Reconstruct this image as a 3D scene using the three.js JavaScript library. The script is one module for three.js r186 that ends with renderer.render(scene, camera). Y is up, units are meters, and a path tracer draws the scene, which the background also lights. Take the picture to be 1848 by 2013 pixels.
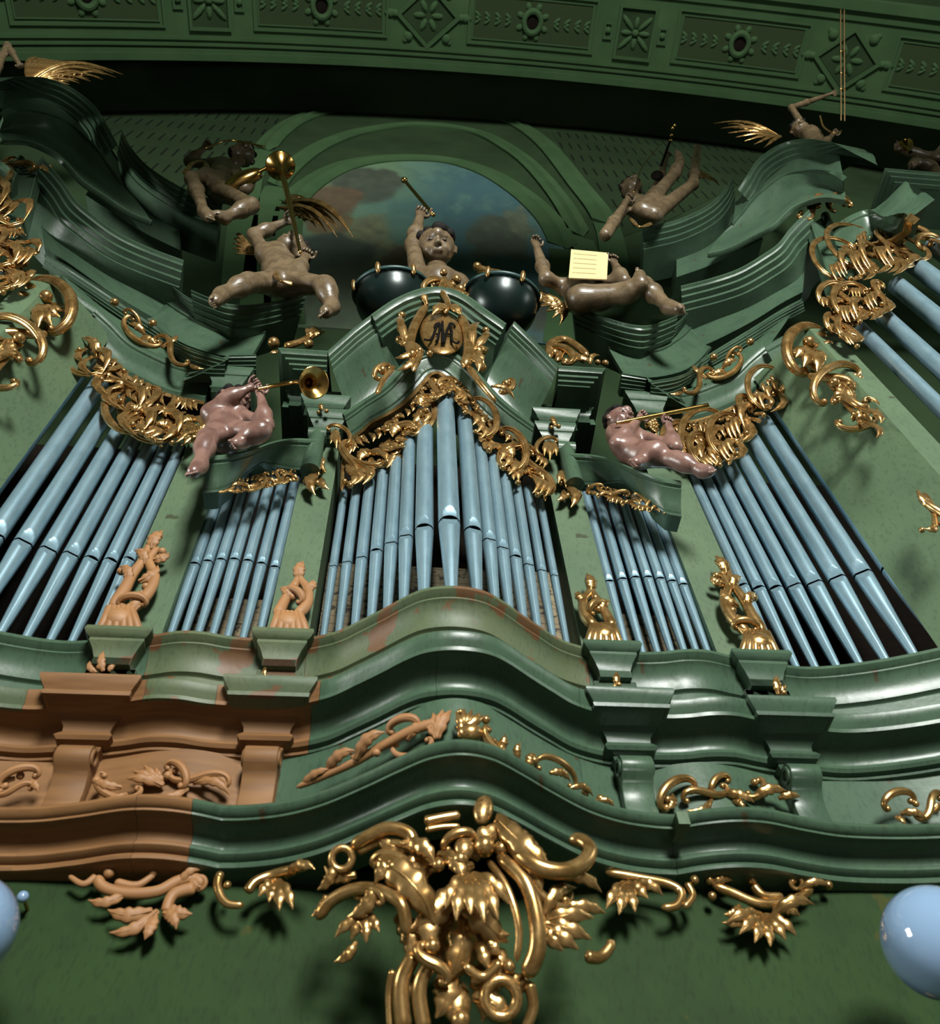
import * as THREE from 'three';
import { mergeGeometries, mergeVertices, toCreasedNormals } from 'three/addons/utils/BufferGeometryUtils.js';
import { MarchingCubes } from 'three/addons/objects/MarchingCubes.js';
import { RectAreaLightUniformsLib } from 'three/addons/lights/RectAreaLightUniformsLib.js';

// ---------- camera, daylight, exposure ----------
const scene = new THREE.Scene();
scene.background = new THREE.Color(0x000000);
const camera = new THREE.PerspectiveCamera(61.256, 1848 / 2013, 0.05, 200);
camera.position.set(-0.3213, 1.6, 3.6);
camera.rotation.set(0.95555, -0.14161, -0.06735, 'YXZ');
camera.focus = 7.6;
camera.userData.fStop = 2.0;
scene.add(camera);
const renderer = new THREE.WebGLRenderer();
renderer.toneMapping = THREE.LinearToneMapping;
renderer.toneMappingExposure = 0.43;
renderer.shadowMap.enabled = true;
RectAreaLightUniformsLib.init();
// the church windows: [wall, place along the wall (z, or x on the front wall), sill height, width, height, strength]
const WINDOWS = [['front', 3.1, 7.6, 4.6, 7.4, 330], ['left', 3.0, 4.6, 2.2, 3.8, 145], ['right', 5.0, 8.4, 2.6, 5.0, 12]];
const WALL_AT = { left: -12, right: 14, front: 24 };
for (const [side, c, sill, w, h, power] of WINDOWS) {
  const l = new THREE.RectAreaLight(new THREE.Color().setRGB(0.98, 1.0, 0.95), power, w - 0.2, h - 0.3), y = sill + h / 2, X = WALL_AT[side];
  if (side === 'front') { l.position.set(c, y, X - 0.06); l.lookAt(c, y, 0); }
  else { const s = side === 'left' ? 1 : -1; l.position.set(X + s * 0.06, y, c); l.lookAt(X + s * 5, y, c); }
  scene.add(l);
}

// ---------- helpers ----------
let seed = 7;
const rnd = () => { seed = (seed * 1664525 + 1013904223) >>> 0; return seed / 4294967296; };
const rr = (a, b) => a + (b - a) * rnd();
const v3 = a => new THREE.Vector3(a[0], a[1], a[2]);
const lerp = (a, b, t) => a + (b - a) * t;
const clamp = (x, a = 0, b = 1) => Math.min(b, Math.max(a, x));
const sstep = (a, b, x) => { const t = clamp((x - a) / (b - a)); return t * t * (3 - 2 * t); };
const taken = {};
function numbered(n) { const k = taken[n] = (taken[n] ?? -1) + 1; return k ? n + '_' + String(k).padStart(3, '0') : n; }
const ORD = ['first', 'second', 'third', 'fourth', 'fifth', 'sixth', 'seventh', 'eighth', 'ninth'];
function mesh(name, geo, mat, parent) {
  const g = Array.isArray(geo) ? mergeAll(geo) : geo;
  const m = new THREE.Mesh(g, mat); m.name = name; m.castShadow = m.receiveShadow = true; parent.add(m); return m;
}
function mergeAll(list) {
  const l = list.map(g => { const h = g.index ? g.toNonIndexed() : g; for (const k of Object.keys(h.attributes)) if (!['position', 'normal', 'uv'].includes(k)) h.deleteAttribute(k); if (!h.attributes.uv) boxUV(h); return h; });
  return l.length > 1 ? mergeGeometries(l) : l[0];
}
function thing(name, label, category, group, kind) {
  const o = new THREE.Group(); o.name = numbered(name); o.userData = { label, category };
  if (group) o.userData.group = group;
  if (kind) o.userData.kind = kind;
  scene.add(o); return o;
}
function tagMesh(name, geo, mat, label, category, group, kind) {
  const m = mesh(numbered(name), geo, mat, scene); m.userData = { label, category };
  if (group) m.userData.group = group;
  if (kind) m.userData.kind = kind;
  return m;
}
function boxUV(g, s = 1) {
  const p = g.attributes.position; if (!g.attributes.normal) g.computeVertexNormals();
  const n = g.attributes.normal, u = new Float32Array(p.count * 2);
  for (let i = 0; i < p.count; i++) {
    const a = Math.abs(n.getX(i)), b = Math.abs(n.getY(i)), c = Math.abs(n.getZ(i));
    const [x, y] = a > b && a > c ? [p.getZ(i), p.getY(i)] : b > c ? [p.getX(i), p.getZ(i)] : [p.getX(i), p.getY(i)];
    u[2 * i] = x * s; u[2 * i + 1] = y * s;
  }
  g.setAttribute('uv', new THREE.BufferAttribute(u, 2)); return g;
}
function bx(x0, x1, y0, y1, z0, z1) {
  const g = new THREE.BoxGeometry(x1 - x0, y1 - y0, z1 - z0); g.translate((x0 + x1) / 2, (y0 + y1) / 2, (z0 + z1) / 2);
  g.deleteAttribute('uv'); return boxUV(g.toNonIndexed());
}
// a control path (points [x,y,z] or [x,y,z,1] for a sharp corner) to a dense list of points
function dense(path, step = 0.05) {
  const out = []; let run = [];
  const flush = () => {
    if (run.length === 2) { out.push(run[0]); }
    else if (run.length > 2) {
      const c = new THREE.CatmullRomCurve3(run, false, 'centripetal'); const n = Math.max(run.length, Math.ceil(c.getLength() / step));
      const q = c.getPoints(n); q.pop(); out.push(...q);
    } else if (run.length) out.push(run[0]);
    run = [run[run.length - 1]];
  };
  path.forEach((p, i) => { run.push(v3(p)); if (i && (p[3] || i === path.length - 1)) flush(); });
  out.push(v3(path[path.length - 1])); return out;
}
const mir = path => path.map(p => { const q = [...p]; q[0] = -q[0]; return q; }).reverse();
const UP = new THREE.Vector3(0, 1, 0), FACE = new THREE.Vector3(0, -0.45, 1).normalize();
// sweep a moulding profile [[out, up], ...] (bottom to top) along a path that runs left to right as seen from the front
function sweep(path, prof, o = {}) {
  const { back = -0.12, perp = false, step = 0.05, crease = 0.6, closed = true, zout = 0 } = o;
  const P = dense(path, step), n = P.length;
  let pr = prof.map(q => [q[0], q[1]]);
  if (closed) pr = [...pr, [back, pr[pr.length - 1][1]], [back, pr[0][1]], pr[0]];
  const m = pr.length, dirs = [];
  for (let i = 0; i < n - 1; i++) dirs.push(P[i + 1].clone().sub(P[i]));
  const outs = dirs.map(d => new THREE.Vector3(d.x, 0, d.z).cross(UP).normalize());
  const pos = [], uv = [], idx = []; let s = 0;
  const ends = [];
  for (let i = 0; i < n; i++) {
    const a = outs[Math.max(0, i - 1)], b = outs[Math.min(n - 2, i)];
    const oo = a.clone().add(b); if (oo.lengthSq() < 1e-6) oo.copy(a); oo.normalize(); if (zout) oo.lerp(new THREE.Vector3(0, 0, 1), zout).normalize(); else oo.multiplyScalar(1 / Math.max(0.35, oo.dot(a)));
    let up = UP;
    if (perp) {
      const t = dirs[Math.max(0, i - 1)].clone().normalize().add(dirs[Math.min(n - 2, i)].clone().normalize()).normalize();
      up = oo.clone().cross(t).normalize();
    }
    if (i) s += P[i].distanceTo(P[i - 1]);
    let q = 0; const ring = [];
    for (let j = 0; j < m; j++) {
      if (j) q += Math.hypot(pr[j][0] - pr[j - 1][0], pr[j][1] - pr[j - 1][1]);
      const p = P[i].clone().addScaledVector(oo, pr[j][0]).addScaledVector(up, pr[j][1]);
      pos.push(p.x, p.y, p.z); uv.push(s, q); ring.push(p);
    }
    if (i === 0 || i === n - 1) ends.push(ring);
  }
  for (let i = 0; i < n - 1; i++) for (let j = 0; j < m - 1; j++) {
    const a = i * m + j, b = a + m; idx.push(a, b, a + 1, b, b + 1, a + 1);
  }
  if (closed) {
    const tri = THREE.ShapeUtils.triangulateShape(pr.slice(0, -1).map(q => new THREE.Vector2(q[0], q[1])), []);
    ends.forEach((ring, e) => {
      const base = pos.length / 3;
      ring.forEach((p, j) => { pos.push(p.x, p.y, p.z); uv.push(pr[j][0], pr[j][1]); });
      for (const t of tri) idx.push(...(e ? [base + t[0], base + t[1], base + t[2]] : [base + t[0], base + t[2], base + t[1]]));
    });
  }
  const g = new THREE.BufferGeometry();
  g.setAttribute('position', new THREE.Float32BufferAttribute(pos, 3)); g.setAttribute('uv', new THREE.Float32BufferAttribute(uv, 2)); g.setIndex(idx);
  return toCreasedNormals(g, crease);
}
// a surface through several rows of points (each row resampled alike); profile curvature between rows by Catmull-Rom when smooth
function loft(rows, o = {}) {
  const { n = 24, smooth = false, crease = 0.6, sub = 4, thick = 0.04 } = o;
  let R = rows.map(r => { const c = dense(r, 0.04), len = [0]; for (let i = 1; i < c.length; i++) len.push(len[i - 1] + c[i].distanceTo(c[i - 1]));
    const T = len[len.length - 1], out = []; let k = 0;
    for (let i = 0; i <= n; i++) { const s = T * i / n; while (k < c.length - 2 && len[k + 1] < s) k++; const f = (s - len[k]) / Math.max(1e-6, len[k + 1] - len[k]); out.push(c[k].clone().lerp(c[k + 1], clamp(f))); }
    return out; });
  if (smooth) {
    const cols = []; for (let i = 0; i <= n; i++) cols.push(new THREE.CatmullRomCurve3(R.map(r => r[i])).getPoints((R.length - 1) * sub));
    R = cols[0].map((_, j) => cols.map(c => c[j]));
  }
  const grid = (R, flip) => {
    const pos = [], uv = [], idx = [], m = R[0].length; let q = 0;
    R.forEach((r, j) => { if (j) q += r[m >> 1].distanceTo(R[j - 1][m >> 1]); let s = 0; r.forEach((p, i) => { if (i) s += p.distanceTo(r[i - 1]); pos.push(p.x, p.y, p.z); uv.push(s, q); }); });
    for (let j = 0; j < R.length - 1; j++) for (let i = 0; i < m - 1; i++) { const a = j * m + i, b = a + m; idx.push(...(flip ? [a, b, a + 1, a + 1, b, b + 1] : [a, a + 1, b, a + 1, b + 1, b])); }
    const g = new THREE.BufferGeometry(); g.setAttribute('position', new THREE.Float32BufferAttribute(pos, 3)); g.setAttribute('uv', new THREE.Float32BufferAttribute(uv, 2)); g.setIndex(idx); return g;
  };
  const back = R.map(r => r.map(p => p.clone().add(new THREE.Vector3(0, 0, -thick))));
  const parts = [grid(R, false), grid(back, true), grid([R[0], back[0]], true), grid([R[R.length - 1], back[R.length - 1]], false),
    grid([R.map(r => r[0]), back.map(r => r[0])], false), grid([R.map(r => r[r.length - 1]), back.map(r => r[r.length - 1])], true)];
  return mergeAll(parts.map(g => toCreasedNormals(g, crease)));
}
// a tube with its own width w(t) and thickness h(t) along a list of points, flat side facing N
function tube(pts, w, h, N = new THREE.Vector3(0, -0.35, 1), ns = 8, crease = 1.2) {
  const n = pts.length, pos = [], idx = [], uv = [];
  const Nn = N.clone().normalize(); let s = 0;
  for (let i = 0; i < n; i++) {
    const t = pts[Math.min(n - 1, i + 1)].clone().sub(pts[Math.max(0, i - 1)]).normalize();
    let b = t.clone().cross(Nn); if (b.lengthSq() < 1e-4) b.set(1, 0, 0); b.normalize(); const nn = b.clone().cross(t).normalize();
    const f = i / (n - 1), W = w(f), H = h(f); if (i) s += pts[i].distanceTo(pts[i - 1]);
    for (let k = 0; k < ns; k++) {
      const a = k / ns * Math.PI * 2;
      const p = pts[i].clone().addScaledVector(b, W * Math.cos(a)).addScaledVector(nn, H * Math.sin(a));
      pos.push(p.x, p.y, p.z); uv.push(s, k / ns * 0.2);
    }
  }
  for (let i = 0; i < n - 1; i++) for (let k = 0; k < ns; k++) { const a = i * ns + k, b = i * ns + (k + 1) % ns; idx.push(a, a + ns, b, b, a + ns, b + ns); }
  for (const e of [0, n - 1]) {
    const c = pos.length / 3; pos.push(pts[e].x, pts[e].y, pts[e].z); uv.push(0, 0);
    for (let k = 0; k < ns; k++) { const a = e * ns + k, b = e * ns + (k + 1) % ns; idx.push(...(e ? [a, c, b] : [a, b, c])); }
  }
  const g = new THREE.BufferGeometry(); g.setAttribute('position', new THREE.Float32BufferAttribute(pos, 3)); g.setAttribute('uv', new THREE.Float32BufferAttribute(uv, 2)); g.setIndex(idx);
  g.computeVertexNormals(); return g.toNonIndexed();
}
const rodPts = (a, b, n = 8) => Array.from({ length: n + 1 }, (_, i) => v3(a).lerp(v3(b), i / n));
const spline = (pts, n = 24) => new THREE.CatmullRomCurve3(pts.map(p => p.isVector3 ? p : v3(p)), false, 'centripetal').getPoints(n);
function lathe(prof, seg = 24) { return new THREE.LatheGeometry(prof.map(p => new THREE.Vector2(p[0], p[1])), seg); }
function along(geo, a, b) { // put a geometry built on +y from 0 at a, pointing to b
  const d = v3(b).sub(v3(a)).normalize(); geo.applyQuaternion(new THREE.Quaternion().setFromUnitVectors(UP, d)); geo.translate(...a); return geo;
}

// ---------- textures and materials ----------
function hash(x, y, s) { let h = (x * 374761393 + y * 668265263 + s * 974634777) | 0; h = Math.imul(h ^ (h >>> 13), 1274126177); return ((h ^ (h >>> 16)) >>> 0) / 4294967296; }
function vnoise(x, y, per, s) {
  const xi = Math.floor(x), yi = Math.floor(y), fx = x - xi, fy = y - yi, m = q => ((q % per) + per) % per;
  const u = fx * fx * (3 - 2 * fx), v = fy * fy * (3 - 2 * fy);
  return lerp(lerp(hash(m(xi), m(yi), s), hash(m(xi + 1), m(yi), s), u), lerp(hash(m(xi), m(yi + 1), s), hash(m(xi + 1), m(yi + 1), s), u), v);
}
function fbm(u, v, f, oct, s) { let a = 0, w = 0.5, t = 0; for (let i = 0; i < oct; i++) { a += w * vnoise(u * f, v * f, f, s + i); t += w; w *= 0.55; f *= 2; } return a / t; }
function tex(size, fn, { srgb = true, rx = 1, ry = 1 } = {}) {
  const d = new Uint8Array(size * size * 4);
  for (let y = 0; y < size; y++) for (let x = 0; x < size; x++) { const c = fn(x / size, y / size), i = 4 * (y * size + x); for (let k = 0; k < 3; k++) d[i + k] = clamp(c[k], 0, 1) * 255; d[i + 3] = 255; }
  const t = new THREE.DataTexture(d, size, size); t.wrapS = t.wrapT = THREE.RepeatWrapping; t.magFilter = THREE.LinearFilter; t.minFilter = THREE.LinearMipmapLinearFilter; t.generateMipmaps = true;
  if (srgb) t.colorSpace = THREE.SRGBColorSpace; t.repeat.set(rx, ry); t.needsUpdate = true; return t;
}
const hex = h => [(h >> 16 & 255) / 255, (h >> 8 & 255) / 255, (h & 255) / 255];
const mixc = (a, b, t) => a.map((q, i) => lerp(q, b[i], t));
const bumpFine = tex(256, (u, v) => { const n = fbm(u, v, 24, 3, 5) * 0.6 + fbm(u, v, 6, 3, 9) * 0.4; return [n, n, n]; }, { srgb: false, rx: 1.2, ry: 1.2 });
// old green paint with chips down to red-brown ground
function paintTex(base, dark, chip, amount, sd) {
  return tex(512, (u, v) => {
    let c = mixc(hex(base), hex(dark), sstep(0.3, 0.75, fbm(u, v, 5, 4, sd)) * 0.55);
    c = mixc(c, c.map(q => q * 0.82), sstep(0.55, 0.8, fbm(u * 3 % 1, v, 40, 2, sd + 3)) * 0.5);
    const k = fbm(u, v, 9, 4, sd + 7); return mixc(c, hex(chip), sstep(amount, amount + 0.05, k) * 0.7);
  }, { rx: 0.7, ry: 0.7 });
}
const M = {};
M.green = new THREE.MeshPhysicalMaterial({ specularIntensity: 0.65, map: paintTex(0x485f4a, 0x374b3d, 0x4a3824, 0.79, 11), roughness: 0.34, bumpMap: bumpFine, bumpScale: 0.0012 });
M.panel = new THREE.MeshPhysicalMaterial({ specularIntensity: 0.65, map: paintTex(0x566b4e, 0x4b6147, 0x2c2d18, 0.77, 31), roughness: 0.62, bumpMap: bumpFine, bumpScale: 0.001 });
M.worn = new THREE.MeshPhysicalMaterial({ specularIntensity: 0.65, map: paintTex(0x5a6447, 0x475a40, 0x74442a, 0.57, 51), roughness: 0.5, bumpMap: bumpFine, bumpScale: 0.0015 });
M.base = new THREE.MeshPhysicalMaterial({ specularIntensity: 0.2, map: paintTex(0x2c4221, 0x22351a, 0x44441e, 0.75, 71), roughness: 0.68, bumpMap: bumpFine, bumpScale: 0.0015 });
const woodTex = (a, b, sd) => tex(512, (u, v) => { const w = fbm(u, v, 4, 3, sd), g = fbm(u + w * 0.02, v, 6, 2, sd + 2) * 0.4 + vnoise((u + w * 0.03) * 8, v * 64, 64, sd + 5) * 0.6; return mixc(hex(a), hex(b), clamp(g * 0.8 + w * 0.35 - 0.1)); }, { rx: 0.8, ry: 0.8 });
M.wood = new THREE.MeshPhysicalMaterial({ specularIntensity: 0.65, map: woodTex(0x956b42, 0x6c4a2a, 3), roughness: 0.62, bumpMap: bumpFine, bumpScale: 0.001 });
M.carvedWood = new THREE.MeshStandardMaterial({ map: woodTex(0xb08050, 0x8a5c34, 13), roughness: 0.6 });
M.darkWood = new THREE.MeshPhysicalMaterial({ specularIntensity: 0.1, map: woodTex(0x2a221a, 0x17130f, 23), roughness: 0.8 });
M.backBoard = new THREE.MeshStandardMaterial({ map: tex(512, (u, v) => { const n = fbm(u, v, 8, 4, 91), l = Math.abs(((v * 12) % 1) - 0.5) < 0.035 ? 0.5 : 1, w = fbm(u, v, 30, 3, 95) > 0.62 ? 0.45 : 1; return mixc(hex(0x9a8a6a), hex(0x6a5f4a), n).map(q => q * l * w); }, { rx: 1.1, ry: 1.1 }), roughness: 0.85 });
const goldTex = tex(256, (u, v) => mixc(hex(0xc79f66), hex(0x9a7440), sstep(0.35, 0.8, fbm(u, v, 8, 4, 41))), { rx: 2.5, ry: 2.5 });
const goldRough = tex(256, (u, v) => { const n = 0.55 + 0.45 * fbm(u, v, 12, 3, 45); return [n, n, n]; }, { srgb: false, rx: 2.5, ry: 2.5 });
M.gold = new THREE.MeshStandardMaterial({ map: goldTex, metalness: 0.82, roughness: 0.34, roughnessMap: goldRough });
M.brass = new THREE.MeshStandardMaterial({ color: 0xd2a65e, metalness: 1, roughness: 0.2 });
M.darkBrass = new THREE.MeshStandardMaterial({ color: 0x4a3c22, metalness: 0.8, roughness: 0.4 });
M.tin = new THREE.MeshStandardMaterial({ map: tex(256, (u, v) => { const n = fbm(u, v, 10, 4, 61), g = hash(u * 256 | 0, v * 256 | 0, 3) * 0.08; return mixc(hex(0xaccbd8), hex(0x8fb0bf), n).map(q => q + g - 0.04); }, { rx: 3, ry: 1 }), metalness: 0.68, roughness: 0.32 });
M.flesh = new THREE.MeshStandardMaterial({ map: tex(256, (u, v) => mixc(hex(0x74624a), hex(0x5c4c37), sstep(0.35, 0.75, fbm(u, v, 6, 4, 81))), { rx: 2, ry: 2 }), roughness: 0.38 });
M.fleshPink = new THREE.MeshStandardMaterial({ map: tex(256, (u, v) => mixc(hex(0x88675c), hex(0x6e5047), sstep(0.35, 0.75, fbm(u, v, 6, 4, 85))), { rx: 2, ry: 2 }), roughness: 0.34 });
M.hair = new THREE.MeshPhysicalMaterial({ color: 0x120f0c, roughness: 0.8, specularIntensity: 0.4 });
M.eye = new THREE.MeshStandardMaterial({ color: 0x2a1f18, roughness: 0.3 });
M.black = new THREE.MeshStandardMaterial({ color: 0x12211f, roughness: 0.3, metalness: 0.3 });
M.skin = new THREE.MeshStandardMaterial({ color: 0x1c3836, roughness: 0.45 });
M.opal = new THREE.MeshPhysicalMaterial({ color: 0x7f9ab8, roughness: 0.08, clearcoat: 1, clearcoatRoughness: 0.02 });
M.stone = new THREE.MeshPhysicalMaterial({ specularIntensity: 0.2, map: tex(512, (u, v) => { const n = fbm(u, v, 6, 5, 101); return mixc(hex(0x3c5335), hex(0x2a3f26), n); }, { rx: 0.2, ry: 0.2 }), roughness: 0.85 });
M.stoneDark = new THREE.MeshPhysicalMaterial({ specularIntensity: 0.2, map: tex(512, (u, v) => { const n = fbm(u, v, 6, 5, 111); return mixc(hex(0x2c3d25), hex(0x1d2b19), n); }, { rx: 0.2, ry: 0.2 }), roughness: 0.9 });
M.ochre = new THREE.MeshPhysicalMaterial({ color: 0x2a3620, roughness: 0.9, specularIntensity: 0.2 });
M.ink = new THREE.MeshPhysicalMaterial({ color: 0x080604, roughness: 0.9, specularIntensity: 0.2 });
M.paper = new THREE.MeshStandardMaterial({ color: 0xf2d9a0, metalness: 0.3, roughness: 0.4 });
M.dashes = new THREE.MeshPhysicalMaterial({ specularIntensity: 0.2, roughness: 0.9, map: tex(512, (u, v) => { const c = mixc(hex(0x26351f), hex(0x1b2817), fbm(u, v, 8, 4, 151)), r = Math.floor(v * 6), x = (u * 32 + (r % 2) * 0.5) % 1, y = (v * 6) % 1; return Math.abs(x - 0.5) < 0.12 && y > 0.25 && y < 0.75 ? c.map(q => q * 0.35) : c; }, { rx: 0.125, ry: 0.125 }) });
for (const k of ['green', 'panel', 'worn', 'wood', 'carvedWood', 'flesh', 'fleshPink', 'base', 'backBoard']) M[k].color.multiplyScalar(0.72);
for (const k of ['gold', 'brass', 'tin', 'opal', 'paper', 'stone', 'stoneDark', 'dashes', 'ochre']) M[k].color.multiplyScalar(0.8);
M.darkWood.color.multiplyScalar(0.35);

// ---------- the church around the organ ----------
function structure(name, geo, mat, label) { const m = mesh(name, geo, mat, scene); m.userData = { kind: 'structure', label, category: name.split('_')[0] }; return m; }
structure('floor', bx(-13, 15, -0.4, 0, -2, 25), new THREE.MeshStandardMaterial({ map: tex(256, (u, v) => mixc(hex(0x35312b), hex(0x24221e), fbm(u, v, 8, 4, 121)), { rx: 0.3, ry: 0.3 }), roughness: 0.7 }), 'dark stone floor of the organ gallery');
function windowWall(side, a0, a1) { // a wall with its window openings; built in (along, up), then turned into place
  const X = WALL_AT[side], sh = new THREE.Shape([[a0, -0.4], [a1, -0.4], [a1, 29], [a0, 29]].map(p => new THREE.Vector2(...p)));
  WINDOWS.filter(w => w[0] === side).forEach(([, c, sill, w, h]) => {
    const p = new THREE.Path(); p.moveTo(c - w / 2, sill); p.lineTo(c + w / 2, sill); p.lineTo(c + w / 2, sill + h - w / 2); p.absarc(c, sill + h - w / 2, w / 2, 0, Math.PI, false); p.lineTo(c - w / 2, sill); sh.holes.push(p);
  });
  const g = new THREE.ExtrudeGeometry(sh, { depth: 0.6, bevelEnabled: false, curveSegments: 16 });
  if (side === 'front') g.translate(0, 0, X); else { g.rotateY(-Math.PI / 2); g.translate(side === 'right' ? X + 0.6 : X, 0, 0); }
  g.deleteAttribute('uv'); structure('wall_' + side, boxUV(g), M.stoneDark, side === 'front' ? 'far end wall of the nave with a great window' : side + ' side wall of the nave with a tall window');
}
windowWall('left', -2, 25); windowWall('right', -2, 25); windowWall('front', -13, 15);
const paneMat = new THREE.MeshStandardMaterial({ color: 0xdfe8ea, emissive: 0xdfeef2, emissiveIntensity: 2.2, roughness: 0.4 });
WINDOWS.forEach(([side, c, sill, w, h], i) => {
  const X = WALL_AT[side], g = new THREE.Group(); g.name = 'window_' + (i + 1); g.userData = { kind: 'structure', label: 'tall round-headed church window full of daylight', category: 'window' }; scene.add(g);
  const slab = (a0, a1, d0, d1) => side === 'front' ? bx(a0, a1, sill, sill + h, X + d0, X + d1) : side === 'left' ? bx(X - d1, X - d0, sill, sill + h, a0, a1) : bx(X + d0, X + d1, sill, sill + h, a0, a1);
  mesh('pane', slab(c - w / 2, c + w / 2, 0.15, 0.17), paneMat, g);
  for (let k = 1; k < 4; k++) mesh('glazing_bar', slab(c - w / 2 + w * k / 4 - 0.02, c - w / 2 + w * k / 4 + 0.02, 0.1, 0.14), M.darkWood, g);
});
// barrel vault: a cylinder about the axis (VX, VY), running along z
const VX = 3.17, VY = 6.78, VR = 20.6;
function arcSlab(r0, r1, z0, z1, a0 = -52, a1 = 52, n = 72) {
  const sh = new THREE.Shape(); const A = a => a * Math.PI / 180;
  for (let i = 0; i <= n; i++) { const a = A(lerp(a0, a1, i / n)); const x = VX + r0 * Math.sin(a), y = VY + r0 * Math.cos(a); i ? sh.lineTo(x, y) : sh.moveTo(x, y); }
  for (let i = n; i >= 0; i--) { const a = A(lerp(a0, a1, i / n)); sh.lineTo(VX + r1 * Math.sin(a), VY + r1 * Math.cos(a)); }
  const g = new THREE.ExtrudeGeometry(sh, { depth: z1 - z0, bevelEnabled: false, steps: 1 }); g.translate(0, 0, z0); g.deleteAttribute('uv'); return boxUV(toCreasedNormals(g, 0.3));
}
const vault = new THREE.Group(); vault.name = 'ceiling'; vault.userData = { kind: 'structure', label: 'green stuccoed vault with a broad panelled arch over the organ', category: 'ceiling' }; scene.add(vault);
mesh('vault_shell', arcSlab(21.9, 22.4, -1.6, 24.5), M.stoneDark, vault);
mesh('arch_band', arcSlab(VR, 22, 0, 2.55), M.stone, vault);
// the next transverse arch of the nave, behind the viewer, springing from piers
mesh('nave_arch', arcSlab(6.3, 9.2, 7.6, 8.4, -90, 90), M.stoneDark, vault);
for (const [x0, x1] of [[VX - 9.2, VX - 6.3], [VX + 6.3, VX + 9.2]]) mesh('nave_pier', bx(x0, x1, 0, VY, 7.6, 8.4), M.stoneDark, vault);
// mouldings along the arch: steps that hang below the band
for (const [z0, z1, d] of [[0, 0.16, 0.22], [0.16, 0.24, 0.14], [0.3, 0.36, 0.12], [0.42, 0.5, 0.06], [2.1, 2.2, 0.05], [2.32, 2.55, 0.09]]) mesh('arch_moulding', arcSlab(VR - d, VR + 0.02, z0, z1), M.stone, vault);
// stucco in flat coordinates (s metres along the arch, z, h below the band) bent onto the arch
function bend(g, ang0) {
  const p = g.attributes.position;
  for (let i = 0; i < p.count; i++) { const a = ang0 * Math.PI / 180 + p.getX(i) / VR, r = VR - p.getY(i), z = p.getZ(i); p.setXYZ(i, VX + r * Math.sin(a), VY + r * Math.cos(a), z); }
  g.computeVertexNormals(); return g;
}
const sBox = (x0, x1, z0, z1, h) => { const g = new THREE.BoxGeometry(x1 - x0, h, z1 - z0, Math.ceil((x1 - x0) / 0.5), 1, 1); g.translate((x0 + x1) / 2, h / 2, (z0 + z1) / 2); return g.toNonIndexed(); };
const sFrame = (x0, x1, z0, z1, t, h) => mergeAll([sBox(x0, x1, z0, z0 + t, h), sBox(x0, x1, z1 - t, z1, h), sBox(x0, x0 + t, z0 + t, z1 - t, h), sBox(x1 - t, x1, z0 + t, z1 - t, h)]);
const sBlob = (x, z, rx, rz, h) => { const g = new THREE.SphereGeometry(1, 10, 6); g.scale(rx, h, rz); g.translate(x, 0, z); return g.toNonIndexed(); };
const sLeaf = (x, z, ang, L, W, h) => { const g = new THREE.SphereGeometry(1, 8, 6); g.scale(L / 2, h, W / 2); g.translate(L / 2, 0, 0); g.rotateY(-ang); g.translate(x, 0, z); return g.toNonIndexed(); };
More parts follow.
